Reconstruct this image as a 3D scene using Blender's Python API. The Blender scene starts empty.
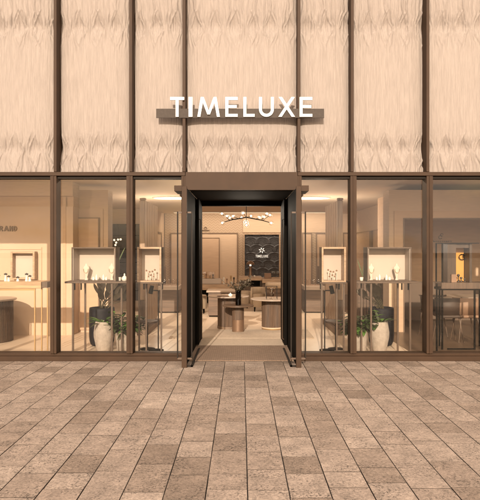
import bpy, bmesh, math, random
import numpy as np
from mathutils import Vector, Matrix
random.seed(7); RNG = np.random.default_rng(5)
S = bpy.context.scene
COL = S.collection
R = math.radians; PI = math.pi
D0, F, CX, CY, CH = 8.0, 560.0, 241.5, 249.0, 1.6
def X(u, Y): return (u - CX) * (D0 + Y) / F          # metres across at depth Y
def Z(v, Y): return CH + (CY - v) * (D0 + Y) / F     # height at depth Y

# ------------------------------------------------------------------ materials
def mat(name, col, rough=.6, metal=0., var=.12, vs=6., bump=0., bs=60., stretch=(1, 1, 1), spec=.5, emit=None, es=0.):
    m = bpy.data.materials.new(name); m.use_nodes = True
    n = m.node_tree.nodes; l = m.node_tree.links; b = n['Principled BSDF']
    b.inputs['Roughness'].default_value = rough; b.inputs['Metallic'].default_value = metal
    b.inputs['Specular IOR Level'].default_value = spec
    tc = n.new('ShaderNodeTexCoord'); mp = n.new('ShaderNodeMapping'); mp.inputs['Scale'].default_value = stretch
    l.new(tc.outputs['Object'], mp.inputs[0])
    nz = n.new('ShaderNodeTexNoise'); nz.inputs['Scale'].default_value = vs; nz.inputs['Detail'].default_value = 6
    l.new(mp.outputs[0], nz.inputs['Vector'])
    cr = n.new('ShaderNodeValToRGB')
    cr.color_ramp.elements[0].position = .3; cr.color_ramp.elements[1].position = .7
    cr.color_ramp.elements[0].color = (*[c * (1 - var) for c in col], 1)
    cr.color_ramp.elements[1].color = (*[min(1, c * (1 + var)) for c in col], 1)
    l.new(nz.outputs['Fac'], cr.inputs[0]); l.new(cr.outputs[0], b.inputs['Base Color'])
    if bump:
        n2 = n.new('ShaderNodeTexNoise'); n2.inputs['Scale'].default_value = bs; n2.inputs['Detail'].default_value = 4
        l.new(mp.outputs[0], n2.inputs['Vector'])
        bp = n.new('ShaderNodeBump'); bp.inputs['Strength'].default_value = bump; bp.inputs['Distance'].default_value = .01
        l.new(n2.outputs['Fac'], bp.inputs['Height']); l.new(bp.outputs[0], b.inputs['Normal'])
    if emit:
        b.inputs['Emission Color'].default_value = (*emit, 1); b.inputs['Emission Strength'].default_value = es
    return m

def wood(name, col, dark=.55, scale=4., axis='X', rough=.45):
    st = {'X': (1, 12, 12), 'Y': (12, 1, 12), 'Z': (12, 12, 1)}[axis]
    m = mat(name, col, rough, 0, .3, scale, .15, scale * 3, st)
    return m

M = {}
M['bronze'] = mat('bronze_frame', (.040, .020, .0095), .6, 0, .12, 5, .04, 160, spec=.22)
M['bronze_dark'] = mat('bronze_dark', (.014, .009, .006), .6, 0, .08, 3, spec=.2)
M['black'] = mat('black_metal', (.006, .005, .004), .7, 0, .15, 4, spec=.03)
M['plinth'] = mat('plaster', (.50, .40, .30), .85, 0, .03, 2, .06, 120)
M['wall'] = mat('warm_plaster', (.53, .385, .275), .85, 0, .035, 2, .08, 90)
M['wallpanel'] = mat('wall_panel', (.50, .34, .225), .8, 0, .05, 3, .1, 80, (1, 1, 5))
M['linen'] = mat('linen_wall', (.54, .39, .27), .85, 0, .06, 5, .2, 60, (1, 1, 14))
M['brownwall'] = mat('brown_wall', (.60, .41, .27), .8, 0, .06, 3, .1, 70, (1, 1, 6))
M['ceil'] = mat('ceiling_plaster', (.60, .46, .34), .9, 0, .02, 1)
M['stone_floor'] = mat('stone_floor', (.62, .49, .37), .35, 0, .07, 1.5)
M['shadewood_floor'] = wood('shaded_wood_floor', (.11, .070, .044), axis='X', scale=1.6, rough=.3)
M['rug'] = mat('rug', (.50, .395, .30), .95, 0, .10, 26, .6, 320)
M['shade_sheet'] = mat('brown_shade_sheet', (.12, .078, .052), .7, 0, .08, 3)
M['trim'] = mat('brown_trim', (.17, .11, .07), .6, 0, .08, 4)
M['screenwood'] = wood('screen_wood', (.30, .20, .132), axis='Z', scale=2.2)
M['walnutdark'] = wood('dark_walnut', (.055, .032, .019), axis='Z', scale=2.2)
M['oak'] = wood('oak', (.42, .27, .15), axis='X', scale=2.5)
M['walnut'] = wood('walnut', (.10, .062, .040), axis='Z', scale=2.5)
M['cabinet'] = wood('cabinet_wood', (.115, .070, .044), axis='X', scale=2.2)
M['brass'] = mat('brass', (.42, .27, .13), .4, .6, .08, 8)
M['copper'] = mat('copper', (.22, .135, .085), .45, .5, .08, 8)
M['stand'] = mat('stand_metal', (.085, .050, .030), .55, .0, .08, 5)
M['boxwood'] = wood('box_wood', (.40, .265, .165), axis='X', scale=3)
M['cream'] = mat('cream_board', (.50, .415, .35), .8, 0, .03, 3, .05, 100)
M['white'] = mat('white_ceramic', (.72, .66, .58), .5, 0, .03, 5)
M['velvet'] = mat('bust_velvet', (.58, .50, .41), .85, 0, .05, 20)
M['marble'] = mat('marble', (.36, .28, .22), .3, 0, .12, 3)
M['planter'] = mat('planter_concrete', (.36, .30, .25), .9, 0, .16, 18, .6, 90)
M['navy'] = mat('dark_planter', (.010, .010, .013), .55, 0, .4, 8, .2, 50, (3, 3, 1), spec=.2)
M['soil'] = mat('soil', (.06, .04, .03), .95, 0, .3, 30)
M['stem'] = mat('stem', (.07, .055, .025), .7)
M['leafb'] = mat('leaf_brown', (.10, .075, .045), .5, 0, .3, 12)
M['leafd'] = mat('leaf_dark', (.035, .045, .016), .45, 0, .4, 10)
M['leafg'] = mat('leaf_green', (.085, .17, .032), .4, 0, .35, 10)
M['leafo'] = mat('leaf_olive', (.075, .10, .03), .5, 0, .3, 10)
M['petal'] = mat('petal', (.75, .70, .64), .6)
M['dry'] = mat('dried_leaf', (.11, .085, .06), .8, 0, .35, 14)
M['sign'] = mat('white_sign', (.74, .73, .70), .4, 0, .01, 2)
M['signbar'] = mat('sign_bar', (.050, .037, .029), .8, 0, .15, 30, .3, 150)
M['brownletter'] = mat('brown_letter', (.19, .125, .08), .5)
M['chairfab'] = mat('chair_fabric', (.36, .27, .19), .9, 0, .08, 12, .3, 150)
M['tanleather'] = mat('tan_leather', (.24, .14, .085), .6, 0, .1, 9)
M['darkleather'] = mat('dark_leather', (.050, .030, .020), .6, 0, .1, 9)
M['orange'] = mat('orange_panel', (.62, .30, .07), .7, 0, .06, 6)
M['gem'] = mat('gem_dark', (.05, .038, .032), .3, .4)
M['bulb'] = mat('bulb_glow', (.9, .8, .65), .3, 0, 0, 1, emit=(1, .83, .6), es=3)
M['lampdisc'] = mat('ceiling_lamp_glow', (.9, .85, .75), .5, 0, 0, 1, emit=(1, .86, .66), es=2.5)
M['led'] = mat('led_glow', (.3, .2, .12), .5, 0, 0, 1, emit=(1, .66, .38), es=.35)
M['cove'] = mat('cove_glow', (.9, .8, .6), .5, 0, 0, 1, emit=(1, .76, .5), es=.7)
M['screenlogo'] = mat('logo_white', (.8, .77, .72), .5, 0, 0, 1, emit=(1, .93, .82), es=.5)

def slate():
    m = mat('black_relief', (.040, .036, .036), .42, .1, .3, 9, .5, 30); return m
M['slate'] = slate()

def herring():
    m = mat('herringbone_paper', (.40, .315, .235), .85, 0, .03, 3)
    n = m.node_tree.nodes; l = m.node_tree.links; b = n['Principled BSDF']
    tc = n.new('ShaderNodeTexCoord'); sp = n.new('ShaderNodeSeparateXYZ'); l.new(tc.outputs['Object'], sp.inputs[0])
    def mth(op, a, bb=None):
        k = n.new('ShaderNodeMath'); k.operation = op
        for i, v in enumerate((a, bb)):
            if v is None: continue
            if isinstance(v, (int, float)): k.inputs[i].default_value = v
            else: l.new(v, k.inputs[i])
        return k.outputs[0]
    tri = mth('PINGPONG', sp.outputs['X'], .07)
    s = mth('ADD', mth('MULTIPLY', tri, 1.0), sp.outputs['Z'])
    st = mth('PINGPONG', s, .045)
    f = mth('GREATER_THAN', st, .030)
    mx = n.new('ShaderNodeMixRGB'); mx.inputs[1].default_value = (.44, .32, .22, 1); mx.inputs[2].default_value = (.36, .255, .17, 1)
    l.new(f, mx.inputs[0]); l.new(mx.outputs[0], b.inputs['Base Color'])
    return m
M['herring'] = herring()

def fabric():
    m = mat('gathered_fabric', (.305, .256, .226), .9, 0, .10, 55, .7, 260, (1, 1, .08), spec=.15)
    return m
M['fabric'] = fabric()

def paving():
    m = bpy.data.materials.new('paving_stone'); m.use_nodes = True
    n = m.node_tree.nodes; l = m.node_tree.links; b = n['Principled BSDF']
    b.inputs['Roughness'].default_value = .82; b.inputs['Specular IOR Level'].default_value = .25
    at = n.new('ShaderNodeAttribute'); at.attribute_name = 'tone'
    tc = n.new('ShaderNodeTexCoord')
    # per stone offset of the texture so that stones differ
    off = n.new('ShaderNodeVectorMath'); off.operation = 'MULTIPLY_ADD'
    l.new(at.outputs['Color'], off.inputs[0]); off.inputs[1].default_value = (37, 53, 71); l.new(tc.outputs['Object'], off.inputs[2])
    base = n.new('ShaderNodeValToRGB')
    base.color_ramp.elements[0].color = (.20, .147, .112, 1); base.color_ramp.elements[1].color = (.365, .282, .224, 1)
    for p, c in ((.3, (.255, .189, .145)), (.65, (.315, .24, .19))): base.color_ramp.elements.new(p).color = (*c, 1)
    sp = n.new('ShaderNodeSeparateColor'); l.new(at.outputs['Color'], sp.inputs[0]); l.new(sp.outputs[0], base.inputs[0])
    def noise(sc, det=5, rough=.6):
        k = n.new('ShaderNodeTexNoise'); k.inputs['Scale'].default_value = sc; k.inputs['Detail'].default_value = det
        k.inputs['Roughness'].default_value = rough; l.new(off.outputs[0], k.inputs['Vector']); return k.outputs['Fac']
    def ramp(v, a, bb, ca, cb):
        k = n.new('ShaderNodeValToRGB'); k.color_ramp.elements[0].position = a; k.color_ramp.elements[1].position = bb
        k.color_ramp.elements[0].color = (ca, ca, ca, 1); k.color_ramp.elements[1].color = (cb, cb, cb, 1); l.new(v, k.inputs[0]); return k.outputs[0]
    def mul(a, bb, f=1.):
        k = n.new('ShaderNodeMixRGB'); k.blend_type = 'MULTIPLY'; k.inputs[0].default_value = f
        l.new(a, k.inputs[1]); l.new(bb, k.inputs[2]); return k.outputs[0]
    blot = ramp(noise(6, 8, .7), .32, .68, .72, 1.16)
    grain = ramp(noise(48, 5, .85), .34, .66, .66, 1.22)
    pits = ramp(noise(55, 3, .85), .39, .47, .25, 1.)
    pitmask = ramp(noise(4, 3), .38, .58, 0.1, 1)
    k = n.new('ShaderNodeMixRGB'); l.new(pitmask, k.inputs[0]); k.inputs[1].default_value = (1, 1, 1, 1); l.new(pits, k.inputs[2])
    pits2 = ramp(noise(34, 3, .8), .31, .36, .25, 1.)
    c = mul(mul(mul(mul(base.outputs[0], blot), grain), k.outputs[0]), pits2, .8)
    gr = n.new('ShaderNodeMixRGB'); gr.inputs[1].default_value = (.030, .021, .015, 1); l.new(c, gr.inputs[2])     # dirt packed into the joints
    ga = n.new('ShaderNodeMath'); ga.operation = 'POWER'; ga.inputs[1].default_value = .8; l.new(at.outputs['Alpha'], ga.inputs[0]); l.new(ga.outputs[0], gr.inputs[0])
    l.new(gr.outputs[0], b.inputs['Base Color'])
    h = n.new('ShaderNodeMath'); h.operation = 'ADD'
    h0 = n.new('ShaderNodeMath'); h0.operation = 'ADD'; l.new(grain, h0.inputs[0]); l.new(pits2, h0.inputs[1])
    l.new(h0.outputs[0], h.inputs[0]); l.new(k.outputs[0], h.inputs[1])
    bp = n.new('ShaderNodeBump'); bp.inputs['Strength'].default_value = .5; bp.inputs['Distance'].default_value = .004
    l.new(h.outputs[0], bp.inputs['Height']); l.new(bp.outputs[0], b.inputs['Normal'])
    return m
M['paving'] = paving()
M['reflection_ground'] = mat('pale_reflection_ground', (.50, .42, .34), .9, 0, .12, .6, .4, 80)
M['asphalt'] = mat('asphalt', (.030, .024, .019), .9, 0, .15, 2, .4, 80)

def mat_check():   # woven door mat: small raised squares
    m = mat('door_mat', (.20, .135, .092), .95, 0, .1, 8)
    n = m.node_tree.nodes; l = m.node_tree.links; b = n['Principled BSDF']
    tc = n.new('ShaderNodeTexCoord'); mp = n.new('ShaderNodeMapping'); mp.inputs['Rotation'].default_value = (0, 0, R(45)); l.new(tc.outputs['Object'], mp.inputs[0])
    mp.inputs['Rotation'].default_value = (0, 0, 0)
    ch = n.new('ShaderNodeTexBrick'); ch.inputs['Scale'].default_value = 1; ch.inputs['Brick Width'].default_value = .062; ch.inputs['Row Height'].default_value = .036
    ch.inputs['Mortar Size'].default_value = .0045; l.new(mp.outputs[0], ch.inputs['Vector'])
    ch.inputs['Color1'].default_value = (.25, .165, .112, 1); ch.inputs['Color2'].default_value = (.19, .125, .085, 1); ch.inputs['Mortar'].default_value = (.13, .085, .057, 1)
    l.new(ch.outputs['Color'], b.inputs['Base Color'])
    bp = n.new('ShaderNodeBump'); bp.inputs['Strength'].default_value = .6; bp.inputs['Distance'].default_value = .004
    l.new(ch.outputs['Fac'], bp.inputs['Height']); l.new(bp.outputs[0], b.inputs['Normal'])
    return m
M['mat'] = mat_check()

def glass(name, base=.055, tint=(.97, .965, .95), rough=0.):
    m = bpy.data.materials.new(name); m.use_nodes = True
    n = m.node_tree.nodes; l = m.node_tree.links; n.clear()
    o = n.new('ShaderNodeOutputMaterial'); mx = n.new('ShaderNodeMixShader')
    t = n.new('ShaderNodeBsdfTransparent'); t.inputs[0].default_value = (*tint, 1)
    g = n.new('ShaderNodeBsdfGlossy'); g.inputs['Roughness'].default_value = rough
    lw = n.new('ShaderNodeLayerWeight'); lw.inputs[0].default_value = .5
    p = n.new('ShaderNodeMath'); p.operation = 'POWER'; p.inputs[1].default_value = 5; l.new(lw.outputs['Facing'], p.inputs[0])
    a = n.new('ShaderNodeMath'); a.operation = 'MULTIPLY_ADD'; a.inputs[1].default_value = .7; a.inputs[2].default_value = base
    l.new(p.outputs[0], a.inputs[0]); l.new(a.outputs[0], mx.inputs[0]); l.new(t.outputs[0], mx.inputs[1]); l.new(g.outputs[0], mx.inputs[2])
    l.new(mx.outputs[0], o.inputs[0]); return m
M['glass'] = glass('shop_glass', .028)
M['smokeglass'] = glass('smoke_glass', .05, (.25, .2, .17))
M['clearglass'] = glass('clear_glass', .06, (.93, .9, .86))

# ------------------------------------------------------------------ builders
class MB:
    def __init__(s): s.v = []; s.f = []; s.sm = []
    def add(s, vs, fs, smooth=False):
        o = len(s.v); s.v += [tuple(v) for v in vs]; s.f += [tuple(i + o for i in f) for f in fs]; s.sm += [smooth] * len(fs); return s
    def box(s, x0, x1, y0, y1, z0, z1):
        x0, x1 = min(x0, x1), max(x0, x1); y0, y1 = min(y0, y1), max(y0, y1); z0, z1 = min(z0, z1), max(z0, z1)
        v = [(x, y, z) for z in (z0, z1) for y in (y0, y1) for x in (x0, x1)]
        return s.add(v, [(0, 2, 3, 1), (4, 5, 7, 6), (0, 1, 5, 4), (2, 6, 7, 3), (0, 4, 6, 2), (1, 3, 7, 5)])
    def tube(s, pts, r, n=8, cap=True):
        pts = [Vector(p) for p in pts]; rs = r if isinstance(r, (list, tuple)) else [r] * len(pts)
        rings = []; up = Vector((0, 0, 1))
        for i, p in enumerate(pts):
            d = (pts[min(i + 1, len(pts) - 1)] - pts[max(i - 1, 0)]).normalized()
            a = d.cross(up) if abs(d.z) < .95 else d.cross(Vector((1, 0, 0)))
            a.normalize(); b = d.cross(a)
            rings.append([p + (a * math.cos(t) + b * math.sin(t)) * rs[i] for t in [2 * PI * k / n for k in range(n)]])
        v = [q for ring in rings for q in ring]; f = []
        for i in range(len(pts) - 1):
            for k in range(n): f.append((i * n + k, i * n + (k + 1) % n, (i + 1) * n + (k + 1) % n, (i + 1) * n + k))
        s.add(v, f, True)
        if cap:
            s.add(rings[0], [tuple(range(n))[::-1]]); s.add(rings[-1], [tuple(range(n))])
        return s
    def lathe(s, prof, c=(0, 0, 0), n=32, sx=1, sy=1, smooth=True):
        v = []; f = []
        for (r, z) in prof:
            for k in range(n):
                t = 2 * PI * k / n; v.append((c[0] + r * sx * math.cos(t), c[1] + r * sy * math.sin(t), c[2] + z))
        for i in range(len(prof) - 1):
            for k in range(n): f.append((i * n + k, i * n + (k + 1) % n, (i + 1) * n + (k + 1) % n, (i + 1) * n + k))
        s.add(v, f, smooth)
        m = (len(prof) - 1) * n
        s.add(v[:n], [tuple(range(n))[::-1]]); s.add(v[m:m + n], [tuple(range(n))]); return s
    def prism(s, poly, y0, y1):   # polygon in XZ, convex, extruded along Y
        n = len(poly); v = [(x, y0, z) for x, z in poly] + [(x, y1, z) for x, z in poly]
        f = [tuple(range(n)), tuple(range(2 * n - 1, n - 1, -1))] + [(i, i + n, (i + 1) % n + n, (i + 1) % n) for i in range(n)]
        return s.add(v, f)
    def sphere(s, c, r, n=14, m=8, sc=(1, 1, 1)):
        prof = [(max(1e-4, r * math.sin(PI * i / m)), -r * math.cos(PI * i / m) * sc[2]) for i in range(m + 1)]
        return s.lathe(prof, c, n, sc[0], sc[1])
    def leaf(s, base, d, up, L, W, curl=.3, n=6, cup=.15):
        d = Vector(d).normalized(); side = d.cross(Vector(up)).normalized(); nrm = side.cross(d).normalized()
        v = []; p = Vector(base); dd = d.copy()
        for i in range(n + 1):
            t = i / n; w = W * math.sin(PI * min(1, .06 + t * .94)) ** .75
            v += [p - side * w / 2 + nrm * w * cup, p.copy(), p + side * w / 2 + nrm * w * cup]
            dd = (dd + Vector((0, 0, -curl / n))).normalized(); p = p + dd * L / n
        f = []
        for i in range(n):
            a = i * 3; f += [(a, a + 1, a + 4, a + 3), (a + 1, a + 2, a + 5, a + 4)]
        return s.add(v, f, True)
    def build(s, name, m, parent=None, bevel=0, origin=None):
        me = bpy.data.meshes.new(name)
        vs = s.v
        me.from_pydata(vs, [], s.f); me.polygons.foreach_set('use_smooth', s.sm); me.update()
        bm = bmesh.new(); bm.from_mesh(me); bmesh.ops.recalc_face_normals(bm, faces=bm.faces); bm.to_mesh(me); bm.free()
        o = bpy.data.objects.new(name, me); COL.objects.link(o)
        me.materials.append(M[m] if isinstance(m, str) else m)
        if parent: o.parent = parent; o.matrix_parent_inverse = Matrix.Translation(-Vector(parent.location)) if parent.type == 'EMPTY' and parent.parent is None else Matrix()
        if bevel:
            b = o.modifiers.new('b', 'BEVEL'); b.width = bevel; b.segments = 2; b.limit_method = 'ANGLE'; b.angle_limit = R(50)
        return o
def box(name, m, parent, *a, bevel=0): return MB().box(*a).build(name, m, parent, bevel)
def tag(o, label, cat, group=None, kind=None):
    if label: o['label'] = label
    if cat: o['category'] = cat
    if group: o['group'] = group
    if kind: o['kind'] = kind
    return o
def thing(name, label, cat, loc=(0, 0, 0), group=None):
    o = bpy.data.objects.new(name, None); COL.objects.link(o); o.location = loc; o.empty_display_size = .2
    return tag(o, label, cat, group)
# children are written in world coordinates; build() undoes the Empty's offset.
def struct(o): o['kind'] = 'structure'; return o

# ------------------------------------------------------------------ strokes / lettering (polygons in XZ)
def bar2(mb, p, q, w, y0, y1):
    p = Vector((p[0], p[1])); q = Vector((q[0], q[1])); d = (q - p).normalized(); n = Vector((-d.y, d.x)) * w / 2
    mb.prism([tuple(p + n), tuple(q + n), tuple(q - n), tuple(p - n)][::-1], y0, y1)
def arc2(mb, cx, cz, r, a0, a1, w, y0, y1, n=14, sx=1.):
    pts = []
    for i in range(n + 1):
        a = R(a0 + (a1 - a0) * i / n); pts.append(((cx + (r + w / 2) * sx * math.cos(a), cz + (r + w / 2) * math.sin(a)), (cx + (r * sx - w / 2) * math.cos(a), cz + (r - w / 2) * math.sin(a))))
    for i in range(n): mb.prism([pts[i][0], pts[i + 1][0], pts[i + 1][1], pts[i][1]], y0, y1)
def glyph(mb, ch, x0, x1, z0, z1, w, y0, y1):
    H = z1 - z0; W = x1 - x0; h = w / 2; ye = y1 - .0006; yb = y0 + .0006
    if ch == 'I': mb.box(x0, x1, y0, y1, z0, z1)
    if ch == 'T': mb.box(x0, x1, y0, y1, z1 - w, z1); mb.box((x0 + x1) / 2 - h, (x0 + x1) / 2 + h, y0, y1, z0, z1 - w)
    if ch in 'EL':
        mb.box(x0, x0 + w, y0, y1, z0, z1); mb.box(x0 + w, x1, y0, y1, z0, z0 + w)
        if ch == 'E': mb.box(x0 + w, x1, y0, y1, z1 - w, z1); mb.box(x0 + w, x1 - W * .08, y0, y1, (z0 + z1) / 2 - h + H * .02, (z0 + z1) / 2 + h + H * .02)
    if ch == 'X':
        s_ = w * 1.18
        mb.prism([(x0, z0), (x0 + s_, z0), (x1 - w * .1, z1), (x1 - w * .1 - s_, z1)], y0, y1)
        mb.prism([(x1 - s_, z0), (x1, z0), (x0 + w * .1 + s_, z1), (x0 + w * .1, z1)], yb, ye)
    if ch == 'M':
        k = w * 1.02; t_ = W * .17
        mb.prism([(x0, z0), (x0 + k, z0), (x0 + t_ + k * .85, z1), (x0 + t_ - k * .15, z1)], y0, y1)
        mb.prism([(x1 - k, z0), (x1, z0), (x1 - t_ + k * .15, z1), (x1 - t_ - k * .85, z1)], y0, y1)
        c = (x0 + x1) / 2
        mb.prism([(c - k * .45, z0 + H * .12), (c + k * .5, z0 + H * .12), (x0 + t_ + k * .85, z1 - .001), (x0 + t_ - k * .1, z1 - .001)], yb, ye)
        mb.prism([(c - k * .5, z0 + H * .12), (c + k * .45, z0 + H * .12), (x1 - t_ + k * .1, z1 - .001), (x1 - t_ - k * .85, z1 - .001)], yb + .0006, ye - .0006)
    if ch == 'U':
        r = W / 2 - h; cz = z0 + r + h
        mb.box(x0, x0 + w, y0, y1, cz, z1); mb.box(x1 - w, x1, y0, y1, cz, z1); arc2(mb, (x0 + x1) / 2, cz, r, 180, 360, w, y0, y1)
    if ch == 'A':
        c = (x0 + x1) / 2; bar2(mb, (x0 + h, z0), (c, z1), w, y0, y1); bar2(mb, (x1 - h, z0), (c, z1), w, yb, ye); mb.box(x0 + W * .25, x1 - W * .25, y0 + .001, y1, z0 + H * .25, z0 + H * .25 + w)
    if ch == 'N':
        mb.box(x0, x0 + w, y0, y1, z0, z1); mb.box(x1 - w, x1, y0, y1, z0, z1); bar2(mb, (x0 + h, z1), (x1 - h, z0), w, yb, ye)
    if ch in 'RBP':
        r = H * .26 - h / 2; mb.box(x0, x0 + w, y0, y1, z0, z1); arc2(mb, x0 + W * .5, z1 - r - h, r, 90, -90, w, y0, y1)
        mb.box(x0 + w, x0 + W * .5, y0, y1, z1 - w, z1); mb.box(x0 + w, x0 + W * .5, y0, y1, z1 - 2 * r - w, z1 - 2 * r)
        if ch == 'R': bar2(mb, (x0 + W * .5, z1 - 2 * r - h), (x1 - h, z0), w, yb, ye)
        if ch == 'B':
            arc2(mb, x0 + W * .5, z0 + r + h, r, 90, -90, w, y0, y1); mb.box(x0 + w, x0 + W * .5, y0, y1, z0, z0 + w)
    if ch == 'D':
        r = H / 2 - h; mb.box(x0, x0 + w, y0, y1, z0, z1); arc2(mb, x0 + w, (z0 + z1) / 2, r, 90, -90, w, y0, y1, sx=.95)

# ------------------------------------------------------------------ ground
g = struct(MB().box(-220, 220, -220, 120, -.5, -.015).build('ground', 'asphalt'))
tiles = []; tone = []
mb = MB()
for k in range(-34, 35):
    x0 = .04 + .273 * k; y = -7.35 + random.random() * .02
    while y < -.02:
        L = random.choice((.27, .34, .4, .46)) * random.uniform(.95, 1.05); y1 = min(y + L, -.012)
        if y1 - y < .1: y1 = -.012
        gp, ge, c = .0024, .0012, random.uniform(.0022, .0045)
        zz = random.uniform(-.0008, .0004); a, b_, p, q = x0 + gp, x0 + .273 - gp, y + ge, y1 - ge
        j = [random.uniform(-.0015, .0015) for _ in range(4)]
        lo = [(a + j[0], p, -.03), (b_ + j[1], p, -.03), (b_ + j[2], q, -.03), (a + j[3], q, -.03)]
        mi = [(x, yy, zz - .0012) for x, yy, _ in lo]
        e1, e2 = random.uniform(.002, .007), random.uniform(.002, .007); hi = [(a + c, p + e1, zz), (b_ - c, p + e1, zz), (b_ - c, q - e2, zz), (a + c, q - e2, zz)]
        mb.add(lo + mi + hi, [(8, 9, 10, 11)] + [(i, (i + 1) % 4, (i + 1) % 4 + 4, i + 4) for i in range(4)] + [(i + 4, (i + 1) % 4 + 4, (i + 1) % 4 + 8, i + 8) for i in range(4)])
        t = random.choice([random.uniform(.35, .8)] * 3 + [random.uniform(.0, .35), random.uniform(.6, 1)])
        ra, rb = random.random(), random.random(); tone += [(t, ra, rb, 0)] * 8 + [(t, ra, rb, 1)] * 4
        y = y1
        if y >= -.013: break
pv = struct(mb.build('pavement', 'paving'))
ca = pv.data.color_attributes.new('tone', 'FLOAT_COLOR', 'POINT'); ca.data.foreach_set('color', np.array(tone, dtype=np.float32).ravel())

struct(MB().box(-90, 90, -90, -7.36, -.4, -.004).build('reflection_ground', 'reflection_ground'))  # unseen pale ground behind the camera, added to lighten the glass reflections
# interior floors
fl = struct(MB().box(-7, 2.62, .2, 11.7, -.2, 0).box(-7, 2.62, .0, .2, -.2, -.004).build('floor', 'stone_floor'))
# thin grout lines as slabs: floor tiles modelled by seams in the material
def seams(m, sx, sy, col):
    n = m.node_tree.nodes; l = m.node_tree.links; b = n['Principled BSDF']
    src = b.inputs['Base Color'].links[0].from_socket
    tc = n.new('ShaderNodeTexCoord'); br = n.new('ShaderNodeTexBrick'); br.offset = 0
    br.inputs['Scale'].default_value = 1; br.inputs['Mortar Size'].default_value = .003
    br.inputs['Brick Width'].default_value = sx; br.inputs['Row Height'].default_value = sy
    l.new(tc.outputs['Object'], br.inputs['Vector'])
    mx = n.new('ShaderNodeMixRGB'); l.new(br.outputs['Fac'], mx.inputs[0]); l.new(src, mx.inputs[1]); mx.inputs[2].default_value = (*col, 1)
    l.new(mx.outputs[0], b.inputs['Base Color'])
seams(M['stone_floor'], .8, .8, (.38, .3, .22)); seams(M['shadewood_floor'], 1.6, .16, (.03, .02, .012))
struct(MB().box(2.62, 7, .0, 11.7, -.2, 0).build('shaded_wooden_floor', 'shadewood_floor'))  # boards coloured dark in place of the shadow across this side
struct(MB().box(-7, 7, .25, 12, 2.85, 2.95).build('ceiling', 'ceil'))

# ------------------------------------------------------------------ building shell and storefront
sb = thing('shop_building', 'flat roofed shop building shell behind the bronze glazed front', 'building', (0, 6, 0))
MB().box(-7.2, -7, .3, 12.2, 0, 6).box(7, 7.2, .3, 12.2, 0, 6).box(-7, 7, 11.86, 12.2, 0, 6).build('wall', 'wall', sb)
MB().box(-7.2, 7.2, .45, 12.2, 6.002, 6.25).build('roof', 'bronze', sb)
MB().box(-7, 7, .3, .42, 2.85, 5.99).build('upper_wall', 'wall', sb)
for s in (-1, 1): box('side_pier', 'bronze', sb, s * 5.98, s * 7.2, -.0, .28, 0, 6)

sf = thing('storefront', 'bronze framed shopfront of tall glass panes and mullions', 'storefront', (0, 0, 0))
MX = [-5.96, -4.87, -3.78, -2.69, -1.6, -.83, .83, 1.6, 2.69, 3.78, 4.87, 5.96]
for x in MX:
    w = .045 if abs(x) > 1 else .03
    MB().box(x - w, x + w, 0, .2, .105, 2.645).box(x - .008, x + .008, -.012, 0, .105, 2.645).build('mullion', 'bronze', sf, .003)
    xf = x * .988
    MB().box(xf - .021, xf + .021, -.02, .298, 2.702, 6.0).build('fin', 'bronze', sf, .003)
for x0, x1 in ((-5.98, -.805), (.805, 5.98)):
    MB().box(x0, x1, -.02, .24, 0, .068).build('base_rail', 'bronze', sf, .004)
    MB().box(x0, x1, .03, .22, .068, .104).build('sill', 'bronze', sf, .003)
    MB().box(x0, x1, -.01, .2, 2.647, 2.70).build('transom', 'bronze', sf, .003)
    MB().box(x0, x1, .04, .2, 2.612, 2.645).build('head_rail', 'bronze_dark', sf)
for a, b_ in zip(MX[:-1], MX[1:]):
    if a == -.83: continue
    w0 = .045 if abs(a) > 1 else .03; w1 = .045 if abs(b_) > 1 else .03
    box('glass_pane', 'glass', sf, a + w0 - .01, b_ - w1 + .01, .11, .122, .092, 2.63)
box('fascia', 'bronze', sf, -5.98, 5.98, -.04, .44, 5.9, 6.24)

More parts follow.
